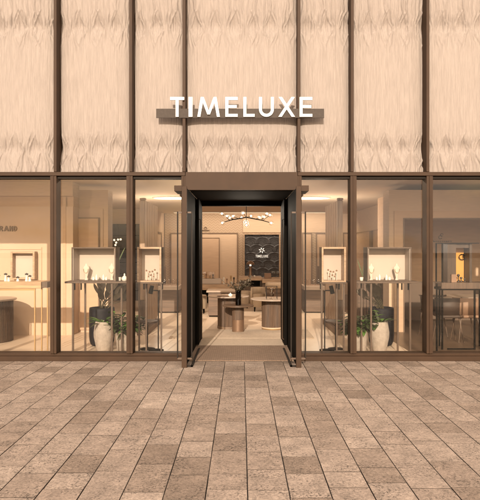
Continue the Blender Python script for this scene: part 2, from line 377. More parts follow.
# ------------------------------------------------------------------ gathered fabric panels
def fabric_panel(x0, x1, seed, label):
    rng = np.random.default_rng(seed); W = x1 - x0
    nx = int(W / .0075); nz = 400; z0, z1 = 2.702, 5.89
    xs = np.linspace(0, W, nx); zs = np.linspace(z0, z1, nz); Xg, Zg = np.meshgrid(xs, zs)
    h = np.zeros_like(Xg)
    for k in range(20):            # fine vertical wrinkles, wavering slowly with height
        f = rng.uniform(20, 170); ph = rng.uniform(0, 6.28); a = .9 / f ** 1.3 * .16
        h += a * np.sin(f * (Xg + .012 * np.sin(Zg * rng.uniform(.8, 3) + ph)) + ph) * (.6 + .4 * np.sin(Zg * rng.uniform(1, 4) + ph))
    sp = .268; n = int(W / sp) + 3
    for zp, up, dn, au, ad in ((3.03, .34, 1.4, 1.0, 1.0), (4.80, 1.2, .40, 1.0, 1.0)):
        t = Zg - zp
        off = rng.uniform(0, sp)
        pinch = np.exp(-(t / .07) ** 2)
        h -= .026 * np.exp(-(np.abs(t - .02) / .26) ** 1.6)
        for i in range(-1, n):
            c = off + i * sp + rng.uniform(-.02, .02); dp = rng.uniform(.8, 1.15)
            for a_, wgt in ((-.42, .9), (-.26, 1), (-.10, .8), (.10, .9), (.26, 1), (.42, .8)):
                a1 = a_ + rng.uniform(-.05, .05); ln = (up if True else dn) * rng.uniform(.6, 1.1)
                for sg, LL in ((1, up), (-1, dn)):
                    LL = LL * rng.uniform(.65, 1.0); tt = np.clip(t * sg, 0, None)
                    xc = c + a1 * .10 + a1 * np.minimum(tt, .27) * .95 + .006 * np.sin(tt * 25 + i)
                    env = np.where(t * sg >= 0, np.clip(1 - tt / LL, 0, 1) ** .7, 0) * (1 - .5 * pinch)
                    wd = .0075 + .013 * np.minimum(tt, .4)
                    amp = (.028 if zp < 4 else .022) * wgt * dp * rng.uniform(.6, 1.2)
                    h += amp * env * np.exp(-((Xg - xc) / wd) ** 2)
            # slack hollows between the knots, just above the stitch line
            xm = c + sp / 2
            h -= .036 * np.exp(-((Xg - xm) / .07) ** 2 - ((t - .06) / .10) ** 2)
            h += .006 * np.exp(-((Xg - xm) / .06) ** 2 - ((t + .12) / .09) ** 2)
    # dense crinkles where the cloth is gathered, dying out upwards and downwards
    for k in range(26):
        f = rng.uniform(90, 330); fz = rng.uniform(2, 13) * rng.choice([-1, 1]); ph = rng.uniform(0, 6.28); z0_ = rng.choice([3.06, 4.82]); wz = rng.uniform(.07, .17)
        h += .0032 * (160 / f) * np.sin(f * Xg + fz * (Zg - z0_) * (1 + .4 * np.sin(Xg * 12 + ph)) + ph) * np.exp(-((Zg - z0_ - rng.uniform(-.05, .08)) / wz) ** 2)
    h += .0022 * np.sin(Xg * 190 + 2.5 * np.sin(Zg * 3 + Xg * 9)) * (.5 + .5 * np.sin(Xg * 31 + seed)) 
    edge = np.minimum(Xg, W - Xg); h -= .012 * np.exp(-(edge / .03) ** 2) + .034 * np.exp(-(edge / .12) ** 1.3)
    Yg = .112 - h
    v = np.stack([Xg + x0, Yg, Zg], -1).reshape(-1, 3)
    i = np.arange(nz - 1)[:, None] * nx + np.arange(nx - 1)[None, :]
    f = np.stack([i, i + 1, i + 1 + nx, i + nx], -1).reshape(-1, 4)
    me = bpy.data.meshes.new('fabric_panel')
    me.vertices.add(len(v)); me.vertices.foreach_set('co', v.astype(np.float32).ravel())
    me.loops.add(f.size); me.loops.foreach_set('vertex_index', f.astype(np.int32).ravel())
    me.polygons.add(len(f)); me.polygons.foreach_set('loop_start', np.arange(0, f.size, 4, dtype=np.int32))
    me.polygons.foreach_set('use_smooth', np.ones(len(f), bool)); me.update(); me.validate()
    me.materials.append(M['fabric'])
    o = bpy.data.objects.new('fabric_panel', me); COL.objects.link(o)
    so = o.modifiers.new('s', 'SOLIDIFY'); so.thickness = .003; so.offset = -1
    return tag(o, label, 'fabric panel', 'gathered fabric panels above the shop windows')
fl_lab = {-4.87: 'gathered cream fabric panel at the far left end beyond the first fin', -3.78: 'leftmost gathered cream fabric panel, over the window with the oak counter',
          -2.69: 'gathered cream fabric panel over the wide window left of the doorway', -1.6: 'narrow gathered cream fabric panel crossed by the left end of the sign bar',
          -.83: 'widest gathered cream fabric panel, centred above the doorway behind the sign', .83: 'narrow gathered cream fabric panel crossed by the right end of the sign bar',
          1.6: 'gathered cream fabric panel over the wide window right of the doorway', 2.69: 'rightmost gathered cream fabric panel, over the window with the orange display',
          3.78: 'gathered cream fabric panel at the far right end beyond the last fin'}
for i, (a, b_) in enumerate(zip(MX[1:-2], MX[2:-1])): fabric_panel(a * .988 + .022, b_ * .988 - .022, 11 + i, fl_lab[a])
for i, (a, b_) in enumerate(((MX[0], MX[1]), (MX[-2], MX[-1]))):
    box('end_panel', 'wall', sf, a + .03, b_ - .03, .15, .2, 2.702, 5.89)

# ------------------------------------------------------------------ sign
sg = thing('shop_sign', 'white TIMELUXE letters on a thin brown bar above the doorway', 'sign', (0, -.06, Z(113, 0)))
bm_ = MB().box(X(156, -.05), X(324.3, -.05), -.036, -.021, Z(117.6, -.05), Z(108.4, -.05)); bm_.build('sign_bar', 'signbar', sg, .002)
lt = (('T', 170.2, 184.2), ('I', 188.6, 192.5), ('M', 197.4, 219.9), ('E', 225.4, 237.7), ('L', 243.4, 254.6), ('U', 259, 273.8), ('X', 278.3, 295), ('E', 299.6, 312.2))
YL = -.05
for ch, a, b_ in lt:
    m_ = MB(); glyph(m_, ch, X(a, YL), X(b_, YL), Z(116.9, YL), Z(97.2, YL), .041, -.060, -.0365)
    m_.build('letter', 'sign', sg)

# ------------------------------------------------------------------ entrance portal
ep = thing('entrance_portal', 'bronze and black doorway portal in the middle of the shopfront', 'doorway', (0, .5, 0))
box('header_panel', 'bronze', ep, -.80, .80, -.0, .12, 2.445, 2.70)
box('ceiling_lining', 'black', ep, -.748, .748, .121, 1.98, 2.44, 2.52)
for s in (-1, 1):
    MB().box(s * .752, s * .80, .0, 1.98, 0, 2.443).build('side_lining', 'black', ep)
    box('inner_jamb', 'black', ep, s * .70, s * .7515, 1.86, 1.985, 0, 2.438)
    MB().box(s * .803, s * .91, -.43, .0, Z(191, -.44), Z(185.3, -.44)).box(s * .803, s * .91, .225, 1.9, Z(191, -.44), Z(185.3, -.44)).build('head_track', M['bronze'], ep, .003)
box('inner_header', 'black', ep, -.70, .70, 1.86, 1.985, 2.36, 2.438)
for s in (-1, 1):
    nm = 'left' if s < 0 else 'right'
    dl = thing('door_leaf', 'black door leaf folded open on the %s side of the doorway, bronze front edge' % nm, 'door', (s * .76, -.2, 0), 'outer door leaves')
    box('edge_post', 'bronze', dl, s * .737, s * .806, -.46, -.41, -.0, 2.445, bevel=.003)
    box('panel', 'black', dl, s * .746, s * .79, -.409, -.008, .02, 2.43)
    for sd, xx in ((1, .675), (-1, .868)):
        h_ = MB().box(s * xx - .009, s * xx + .009, -.40, -.382, Z(358, -.4), Z(211.5, -.4)); h_.build('handle', 'bronze_dark', dl, .002)
    for p_, q_ in ((.675, .745), (.807, .868)): box('handle_bracket', 'stand', dl, s * p_, s * q_, -.397, -.385, Z(213.2, -.4), Z(211.6, -.4))
    for p_, q_ in ((.675, .745), (.807, .868)): box('handle_bracket', 'stand', dl, s * p_, s * q_, -.397, -.385, Z(359.5, -.4), Z(357.8, -.4))
    MB().box(s * .66, s * .69, -.41, .95, .002, .022).box(s * .66, s * .74, -.41, -.385, .002, .022).build('floor_guide', 'bronze_dark', dl, .002)
    dl = thing('sliding_door', 'slim inner door frame edge at the %s end of the entrance passage' % nm, 'door', (s * .72, 1.4, 0), 'inner doors')
    MB().box(s * .70, s * .745, 1.2, 1.84, .03, 2.42).build('panel', 'black', dl)
    MB().tube([(s * .71, 1.25, Z(340, 1.2)), (s * .672, 1.25, Z(339, 1.2)), (s * .672, 1.25, Z(219.5, 1.2)), (s * .71, 1.25, Z(219, 1.2))], .008, 8).build('handle', 'stand', dl)

mt = tag(MB().box(-.745, .745, -.008, 1.23, .001, .012).build('door_mat', 'mat', None, .003), 'brown woven entrance mat inside the doorway passage', 'mat')
rg = tag(MB().box(-1.3, 1.3, 1.99, 3.05, .001, .014).build('rug', 'rug', None, .004), 'pale cream carpet between the entrance passage and the round tables', 'rug')
rg2 = struct(MB().box(-.75, .75, 1.24, 1.985, .0005, .010).build('threshold_floor', 'rug'))

# ------------------------------------------------------------------ interior walls
def frame_lines(mb, x0, x1, z0, z1, y, w=.02, d=.015):   # raised moulding seen from the front
    mb.box(x0 - w, x0, y - d, y, z0, z1 + w); mb.box(x1, x1 + w, y - d, y, z0, z1 + w); mb.box(x0, x1, y - d, y, z1, z1 + w)
# A: brand wall, left
wa = thing('brand_wall', 'cream wall behind the oak counter carrying the BRAND lettering', 'wall', (-4.5, 2.6, 0))
MB().box(-6.99, -3.13, 2.4, 2.8, 0, Z(206.5, 2.4)).build('wall_face', 'wall', wa)
MB().box(-6.99, -3.13, 2.43, 2.8, Z(206.5, 2.4), Z(196, 2.4)).build('reveal', 'wallpanel', wa)
MB().box(-6.99, -3.13, 2.38, 2.8, Z(196, 2.4), 2.848).build('bulkhead', 'linen', wa)
MB().box(X(41.3, 2.4), X(42, 2.4), 2.388, 2.4, 0, Z(247, 2.4)).box(X(-80, 2.4), X(41.3, 2.4), 2.388, 2.4, Z(249.5, 2.4), Z(249, 2.4)).box(X(63, 2.4), X(66, 2.4), 2.39, 2.4, .0, Z(197, 2.4)).build('panel_joint', 'wallpanel', wa)
mb = MB(); yl = 2.385
for ch, a, b_ in (('B', -6.5, -2.4), ('R', -.9, 3.2), ('A', 4, 8.7), ('N', 9.4, 12.8), ('D', 13.7, 17.4)): glyph(mb, ch, X(a, yl), X(b_, yl), Z(231, yl), Z(226, yl), .018, 2.375, 2.4)
mb.build('lettering', 'brownletter', wa)
# square shadow box on wall A
nb = thing('wall_niche_box', 'square cream shadow box frame hung on the wall above the oak counter', 'shadow box', (X(22, 2.3), 2.3, 1.3))
yb = 2.25; x0, x1, zb, zt = X(10.5, yb), X(34.5, yb), Z(279.5, yb), Z(251.5, yb)
MB().box(x0, x0 + .035, yb, 2.398, zb, zt).box(x1 - .035, x1, yb, 2.398, zb, zt).box(x0 + .035, x1 - .035, yb, 2.398, zt - .035, zt).box(x0 + .035, x1 - .035, yb, 2.398, zb, zb + .03).build('frame', 'boxwood', nb, .003)
box('back_panel', 'cream', nb, x0 + .035, x1 - .035, 2.375, 2.397, zb + .03, zt - .035)
# B: short wall with niche, left
wb = thing('panelled_wall', 'short panelled cream wall between the brand wall and the dark slate wall', 'wall', (-2.85, 3, 0))
xb0, xb1 = -3.128, X(108, 2.8)
MB().box(xb0, xb1, 2.8, 3.18, 0, 2.74).build('wall_face', 'linen', wb)
MB().box(xb0, X(103, 2.79), 2.775, 2.8, 0, Z(209, 2.79)).build('outer_panel', 'wall', wb)
MB().box(xb0, X(98.5, 2.78), 2.745, 2.775, .05, Z(218.5, 2.78)).build('inner_panel', 'wallpanel', wb)
MB().box(X(98.5, 2.76), X(99.6, 2.76), 2.735, 2.775, .0, Z(217.6, 2.76)).box(xb0, X(98.5, 2.76), 2.735, 2.775, Z(218.5, 2.76), Z(217.6, 2.76)).build('trim', 'trim', wb)
# C: far left wall with slate
wc = thing('far_wall', 'far left cream wall with a block of dark slate shelving', 'wall', (-4.5, 10, 0))
MB().box(-6.99, -2.72, 9.5, 11.7, 0, 2.848).build('wall_face', 'linen', wc)
ys = 9.4; sl = MB()
for i, (va, vb) in enumerate(((224.5, 235), (236, 248.5), (250, 262), (263, 273), (274, 290), (291, 305))):
    for j in range(4):
        xa = X(110 + j * 8, ys); xb_ = X(110 + j * 8 + 7.8, ys); sl.box(xa, xb_, ys - random.uniform(0, .03), 9.5, Z(vb, ys), Z(va, ys))
sl.build('slate_block', 'slate', wc, .004)
box('slate_backing', 'black', wc, X(109.5, ys), X(142.2, ys), 9.44, 9.499, .05, Z(224, ys))
MB().box(-2.72, -2.70, 9.9, 10.0, 0, Z(232, 10.5)).box(-2.72, -2.70, 10.9, 11.0, 0, Z(232, 10.5)).box(-2.72, -2.70, 10.0, 10.9, Z(234, 10.5), Z(232, 10.5)).build('door_frame', 'trim', wc)
# back wall
bw = thing('back_wall', 'herringbone papered back wall seen through the doorway', 'wall', (0, 11.8, 0))
MB().box(-2.70, 3.82, 11.7, 11.85, 0, 2.848).build('wall_face', 'herring', bw)
yb = 11.68; fm = MB()
def door_panel(u0, u1, v0, parent, m1='linen', inner=None):
    MB().box(X(u0, yb), X(u1, yb), 11.66, 11.699, 0, Z(v0, yb)).build('wall_panel', m1, parent)
    MB().box(X(u0, yb) - .035, X(u0, yb), 11.64, 11.699, 0, Z(v0, yb) + .035).box(X(u1, yb), X(u1, yb) + .035, 11.64, 11.699, 0, Z(v0, yb) + .035).box(X(u0, yb), X(u1, yb), 11.64, 11.699, Z(v0, yb), Z(v0, yb) + .035).build('panel_trim', 'trim', parent)
    if inner:
        a, b_, c = inner
        MB().box(X(a, yb), X(b_, yb), 11.62, 11.66, 0, Z(c, yb)).build('inner_panel', 'wallpanel', parent)
        MB().box(X(b_, yb), X(b_, yb) + .02, 11.61, 11.66, 0, Z(c, yb) + .02).box(X(a, yb), X(b_, yb), 11.61, 11.66, Z(c, yb), Z(c, yb) + .02).build('inner_trim', 'trim', parent)
door_panel(171.5, 237, 233.8, bw, inner=(184, 219, 238.3))
door_panel(303, 311, 233.8, bw, 'wallpanel'); door_panel(317, 341, 233.8, bw, 'wallpanel'); door_panel(343.5, 349.5, 233.8, bw, 'wallpanel')
MB().box(X(243, yb), X(349.9, yb), 11.675, 11.699, Z(232.6, yb) + .002, 2.846).box(X(287, yb), X(302, yb), 11.675, 11.699, 0, Z(232.6, yb)).build('upper_panel', 'linen', bw)
mb = MB(); mb.box(X(201.5, yb), X(209.5, yb), 11.665, 11.699, Z(230.6, yb), Z(229.8, yb)); arc2(mb, X(205.5, yb), Z(228.2, yb), .045, 0, 360, .018, 11.665, 11.699); mb.build('small_emblem', 'brownletter', bw)
# feature panel
fp = thing('feature_panel', 'black rippled relief panel with white TIMELUXE emblem on the back wall', 'panel', (X(262, yb), 11.65, 1.4))
xa, xb_, za, zb = X(244.6, 11.6), X(279, 11.6), .45, Z(234.6, 11.6)
rp = MB(); nx, nz = 90, 120; vs = []; fs = []
for j in range(nz):
    for i in range(nx):
        x = xa + (xb_ - xa) * i / (nx - 1); z = za + (zb - za) * j / (nz - 1)
        best = 0
        for row in range(-1, 7):
            zc = za + row * .27
            for k in range(-1, 5):
                xc = xa + k * .42 + (.21 if row % 2 else 0)
                dd = math.hypot((x - xc), (z - zc) * 1.15)
                if dd < .27 and z > zc - .02: best = max(best, .035 * (1 - row * .0) * (dd / .27) ** 2 + .0015 * math.sin(dd * 90))
        vs.append((x, 11.63 - best, z))
for j in range(nz - 1):
    for i in range(nx - 1): a = j * nx + i; fs.append((a, a + 1, a + nx + 1, a + nx))
rp.add(vs, fs, True); rp.build('relief', 'slate', fp)
MB().box(xa - .03, xa - .001, 11.56, 11.66, za, zb + .03).box(xb_ + .001, xb_ + .03, 11.56, 11.66, za, zb + .03).box(xa - .001, xb_ + .001, 11.56, 11.66, zb + .001, zb + .03).build('frame', 'boxwood', fp)
box('backing', 'black', fp, xa, xb_, 11.64, 11.674, za, zb)
em = MB(); ex, ez = X(261.8, 11.55), Z(250.3, 11.55)
for k in range(6):
    a = R(90 + k * 60 + 15); r0, r1 = .025, .115
    c = (ex + math.cos(a) * (r0 + r1) / 2, ez + math.sin(a) * (r0 + r1) / 2 * .9); d = (math.cos(a), math.sin(a)); pn = (-d[1], d[0])
    em.prism([(c[0] - d[0] * .045, c[1] - d[1] * .045), (c[0] + pn[0] * .018, c[1] + pn[1] * .018), (c[0] + d[0] * .045, c[1] + d[1] * .045), (c[0] - pn[0] * .018, c[1] - pn[1] * .018)][::-1], 11.555, 11.565)
em.build('emblem', 'screenlogo', fp)
tx = MB(); cur = X(255.6, 11.55); tot = X(268.2, 11.55) - cur; units = [1, .35, 1.25, .9, .85, 1, 1, .9]; gap = .28; sc = tot / (sum(units) + gap * 7)
for ch, u_ in zip('TIMELUXE', units):
    glyph(tx, ch, cur, cur + max(u_ * sc, .014), Z(257.4, 11.55), Z(255, 11.55), .0095, 11.555, 11.565); cur += (u_ + gap) * sc
tx.build('lettering', 'screenlogo', fp)
# right side wall
wr = thing('side_wall', 'cream side wall running to the back of the shop on the right', 'wall', (3.9, 9.5, 0))
MB().box(3.83, 4.05, 6.6, 11.7, Z(231, 9), 2.847).build('upper_face', 'linen', wr)
MB().box(3.90, 4.05, 6.6, 11.7, 0, Z(231, 9) - .001).build('lower_face', 'wallpanel', wr)
MB().box(3.83, 3.9, 6.6, 6.9, 0, Z(231, 9) - .001).box(3.83, 3.9, 8.6, 8.8, 0, Z(231, 9) - .001).box(3.83, 3.9, 11.4, 11.69, 0, Z(231, 9) - .001).build('pilaster', 'trim', wr)
# D: right portal wall with deep recess
wd = thing('recess_wall', 'cream wall framing a deep brown recess in the right hand window', 'wall', (4.5, 3.4, 0))
xd = X(389, 2.8); xo = X(404, 2.8); zo = Z(219, 2.8)
MB().box(xd, xo, 2.8, 3.25, 0, 2.74).box(xo, 6.99, 2.8, 3.25, zo, 2.74).build('wall_face', 'linen', wd)
MB().box(X(394, 2.8), xo, 2.78, 2.8, 0, Z(211, 2.8)).box(xo, 6.99, 2.78, 2.8, zo, Z(211, 2.8)).build('outer_panel', 'wallpanel', wd)
MB().box(xo - .02, xo, 2.765, 2.78, 0, zo + .02).box(xo, 6.99, 2.765, 2.78, zo, zo + .02).build('trim', 'trim', wd)
MB().box(xo - .02, 6.99, 4.58, 4.6, 0, .87).build('shade_sheet', 'shade_sheet', wd)  # added dark sheet, paints shade over the sunlit foot of the recess wall
MB().box(xo - .02, 6.99, 4.6, 4.8, 0, 2.74).box(xo - .06, xo - .001, 3.25, 4.6, 0, 2.74).box(xo - .001, 6.99, 3.25, 4.6, zo + .1, 2.74).build('recess_lining', 'brownwall', wd)
yy = 4.58; sg2 = MB(); arc2(sg2, X(440.5, yy), Z(237.3, yy), .035, 20, 330, .016, 4.585, 4.6); arc2(sg2, X(442, yy), Z(234.8, yy), .028, 0, 300, .014, 4.585, 4.6)
for k in range(9): sg2.box(X(433.5 + k * 2.1, yy), X(434.9 + k * 2.1, yy), 4.585, 4.6, Z(242, yy), Z(240.8, yy))
sg2.build('lettering', 'brownletter', wd)
# wooden wall behind right planter
pw = thing('timber_screen', 'ribbed brown timber screen behind the planters on the right', 'screen', (X(372, 3), 3.2, 0))
sx_ = MB()
for k in range(9): sx_.box(X(358 + k * 2.9, 4), X(360.4 + k * 2.9, 4), 4.0, 4.06, 0, Z(283, 4))
sx_.build('slats', 'cabinet', pw); box('backing', 'trim', pw, X(357.5, 4), X(384.5, 4), 4.061, 4.12, 0, Z(283, 4))

# ------------------------------------------------------------------ ceiling lamps
for s in (-1, 1):
    cl = thing('ceiling_lamp', 'glowing oval ceiling lamp %s of the doorway' % ('left' if s < 0 else 'right'), 'ceiling lamp', (s * 1.62, 5.5, 2.85), 'oval ceiling lamps')
    MB().lathe([(.52, -.02), (.545, -.012), (.545, -.001)], (s * 1.62, 5.6, 2.85), 40, 1, .55).build('rim', 'white', cl)
    MB().lathe([(.48, -.026), (.505, -.021)], (s * 1.62, 5.6, 2.85), 40, 1, .55).build('diffuser', 'lampdisc', cl)

t = thing('cove_lamp', 'long thin glowing ceiling strip along the back wall', 'ceiling lamp', (.5, 10.9, 2.84))
box('housing', 'white', t, -2.3, 3.3, 10.82, 10.98, 2.822, 2.849); box('diffuser', 'cove', t, -2.27, 3.27, 10.84, 10.96, 2.815, 2.821)
for k, x in enumerate((-4.1, -2.2, 2.2, 4.1)):
    t = thing('recessed_downlight', '%s of the small round ceiling downlights just inside the glass' % ('far left', 'inner left', 'inner right', 'far right')[k], 'downlight', (x, .72, 2.85), 'recessed downlights behind the glass')
    MB().lathe([(.065, -.012), (.08, -.008), (.08, -.001)], (x, .72, 2.85), 24).build('rim', 'white', t); MB().lathe([(.055, -.016), (.060, -.0125)], (x, .72, 2.85), 20).build('diffuser', 'lampdisc', t)
    a = bpy.data.lights.new('downlight', 'AREA'); a.shape = 'DISK'; a.size = .16; a.energy = 15; a.color = (1, .80, .60)
    o = bpy.data.objects.new('downlight_glow', a); COL.objects.link(o); o.location = (x, .72, 2.825); o.rotation_euler = (R(12), 0, 0)
# ------------------------------------------------------------------ display stands (mirrored pair of pairs)
def ring_stand(mb, x, y, z, h, r=.012):
    mb.lathe([(r * 1.5, 0), (r * 1.2, h * .1), (r * .8, h * .8), (r * .75, h)], (x, y, z), 10)
def stand_wide(s):
    side = 'left' if s < 0 else 'right'
    near = 'left of the doorway' if s < 0 else 'right of the doorway'
    y0, y1 = .40, .72; xc = lambda u: -s * X(u, y0)   # u measured on the left half, mirrored
    xx = lambda u: (X(u, y0) if s < 0 else -X(u, y0))
    zt = Z(281.5, y0)
    t = thing('display_table', 'long narrow bronze display table %s, holding the wide cream showcase' % near, 'display table', (xx(98), .55, 0), 'narrow bronze display tables')
    MB().box(xx(64.5), xx(133), y0, y1, zt - .028, zt).build('tabletop', 'stand', t, .003)
    for u, yy in ((72.3, y0 + .02), (111.5, y0 + .02), (80.5, y1 - .08), (118, y1 - .08)):
        x = xx(u) ; MB().box(x - .013, x + .013, yy, yy + .026, 0, zt - .028).build('leg', 'stand', t)
    for u in (73.5, 80.0): MB().box(xx(u) - .009, xx(u) + .009, y0 + .05, y0 + .07, zt - .13, zt - .028).build('bracket', 'black', t)
    b = thing('showcase', 'wide open cream showcase with necklace busts, %s' % near, 'showcase', (xx(93), .55, zt), 'wide open showcases')
    z0 = zt + .002; z1 = Z(247.2, y0 + .02); xa, xb = sorted((xx(71), xx(115.5))); ya, yb2 = y0 + .02, y0 + .29
    MB().box(xa, xa + .02, ya, yb2, z0, z1).box(xb - .02, xb, ya, yb2, z0, z1).box(xa + .02, xb - .02, ya, yb2, z1 - .02, z1).box(xa + .02, xb - .02, ya, yb2, z0, z0 + .012).build('frame', 'stand', b, .002)
    MB().box(xa + .0205, xb - .0205, yb2 - .012, yb2 - .001, z0 + .0125, z1 - .0205).box(xa + .0205, xa + .026, ya + .01, yb2 - .0125, z0 + .0125, z1 - .021).box(xb - .026, xb - .0205, ya + .01, yb2 - .0125, z0 + .0125, z1 - .021).build('lining', 'cream', b)
    for u, w in ((83.5, 'outer'), (109.5, 'inner')):
        x = xx(u); q = thing('necklace_bust', 'cream necklace bust standing at the %s end of the showcase %s' % (w, near), 'bust', (x, ya + .12, z0 + .013), 'cream necklace busts')
        prof = [(.030, 0), (.028, .010), (.014, .03), (.022, .06), (.040, .115), (.054, .17), (.060, .20), (.054, .22), (.030, .238), (.019, .25), (.017, .272), (.012, .276)]
        prof = [(a_ * .88, b_ * .9) for a_, b_ in prof]
        MB().lathe(prof, (x, ya + .13, z0 + .013), 18, 1, .5).build('body', 'velvet', q)
        nk = MB(); pts = [(x + .035 * math.cos(a), ya + .13 - .028, z0 + .172 + .052 * math.sin(a)) for a in [R(170 + k * 20) for k in range(11)]]; nk.tube(pts, .0025, 5).build('necklace', 'brass', q)
    for k, u in enumerate((91, 94.2, 101.2, 104)):
        x = xx(u); hh = (.05, .085, .085, .05)[k]; q = MB().lathe([(.018, 0), (.018, hh * .8), (.008, hh * .82), (.008, hh)], (x, ya + .12, z0 + .013), 14).build('perfume_bottle', 'white')
        tag(q, '%s white bottle from the outer end in the wide showcase %s' % (('first', 'second', 'third', 'fourth')[k], near), 'bottle', 'small white bottles in the showcases')
def stand_small(s):
    near = 'left of the doorway' if s < 0 else 'right of the doorway'
    y0, y1 = .40, .72; xx = lambda u: (X(u, y0) if s < 0 else -X(u, y0)); zt = Z(282.3, y0)
    t = thing('side_stand', 'short bronze stand %s, holding the small oak showcase' % near, 'display stand', (xx(149), .55, 0), 'short bronze stands')
    MB().box(xx(136.3), xx(163), y0, y1, zt - .02, zt).build('tabletop', 'stand', t, .003)
    for u, yy in ((138.8, y0 + .02), (143.5, y1 - .08), (161, y0 + .02)):
        MB().box(xx(u) - .012, xx(u) + .012, yy, yy + .024, 0, zt - .02).build('leg', 'stand', t)
    for u in (143.4, 161.8): MB().box(xx(u) - .01, xx(u) + .01, y0 + .04, y0 + .07, zt - .11, zt - .02).build('bracket', 'black', t)
    b = thing('small_showcase', 'small upright oak framed showcase with ring stands, %s' % near, 'showcase', (xx(149), .55, zt), 'small oak showcases')
    z0 = zt + .002; z1 = Z(247, y0); xa, xb = sorted((xx(137), xx(161.3))); ya, yb2 = y0, y0 + .27
    MB().box(xa, xa + .028, ya, yb2, z0, z1).box(xb - .028, xb, ya, yb2, z0, z1).box(xa + .028, xb - .028, ya, yb2, z1 - .028, z1).box(xa + .028, xb - .028, ya, yb2, z0, z0 + .022).build('frame', 'boxwood', b, .003)
    box('lining', 'cream', b, xa + .0285, xb - .0285, yb2 - .012, yb2 - .001, z0 + .0225, z1 - .0285)
    q = thing('ring_display', 'cluster of small brown and white ring stands in the small showcase %s' % near, 'ring display', (xx(149.5), ya + .12, z0 + .023), 'ring displays')
    for k, (du, h) in enumerate(((-4.2, .14), (-1.2, .12), (1.4, .125), (4.2, .15), (-2.2, .05), (0, .07), (3, .05))):
        x = xx(149.5 + du); y = ya + .10 + .05 * ((k * 37) % 5) / 5; m_ = MB(); m_.tube([(x, y, z0 + .023), (x, y, z0 + .023 + h)], .0045, 6); m_.build('stem', 'white', q)
        MB().sphere((x, y, z0 + .03 + h), .014, 10, 6).build('ring_head', 'tanleather', q)
for s in (-1, 1): stand_wide(s); stand_small(s)

# ------------------------------------------------------------------ floor lamp & stool (mirrored)
for s in (-1, 1):
    near = 'left of the doorway' if s < 0 else 'right of the doorway'
    Y = .95; xx = lambda u, Y=Y: (X(u, Y) if s < 0 else -X(u, Y))
    t = thing('bar_stool', 'round topped slim dark stool under the small showcase %s' % near, 'stool', (xx(147), Y, 0), 'slim dark stools')
    MB().lathe([(.19, 0), (.2, .008), (.2, .02), (.19, .026)], (xx(146), Y, Z(321, Y) - .02), 32).build('seat', 'darkleather', t)
    MB().tube([(xx(147.3), Y, .02), (xx(147.3), Y, Z(321, Y) - .02)], .013, 10).build('stem', 'bronze_dark', t)
    MB().lathe([(.13, 0), (.13, .01), (.02, .03), (.015, .05)], (xx(147), Y, 0), 28).build('base', 'bronze_dark', t)
    Y = .82; xx2 = lambda u: (X(u, Y) if s < 0 else -X(u, Y)); zt = Z(290.5, Y)
    t = thing('reading_lamp', 'black reading lamp with tilted head standing %s' % near, 'floor lamp', (xx2(157), Y, 0), 'black reading lamps')
    MB().tube([(xx2(158.3), Y, .012), (xx2(158.3), Y, zt - .01), (xx2(157.6), Y, zt), (xx2(152.5), Y, zt)], .010, 8).build('pole', 'bronze_dark', t)
    MB().tube([(xx2(150.3), Y, zt - .05), (xx2(152.2), Y, zt + .075)], [.036, .030], 16).build('head', 'black', t)
    MB().lathe([(.12, 0), (.12, .012), (.02, .018)], (xx2(156), Y, 0), 28).build('base', 'black', t)

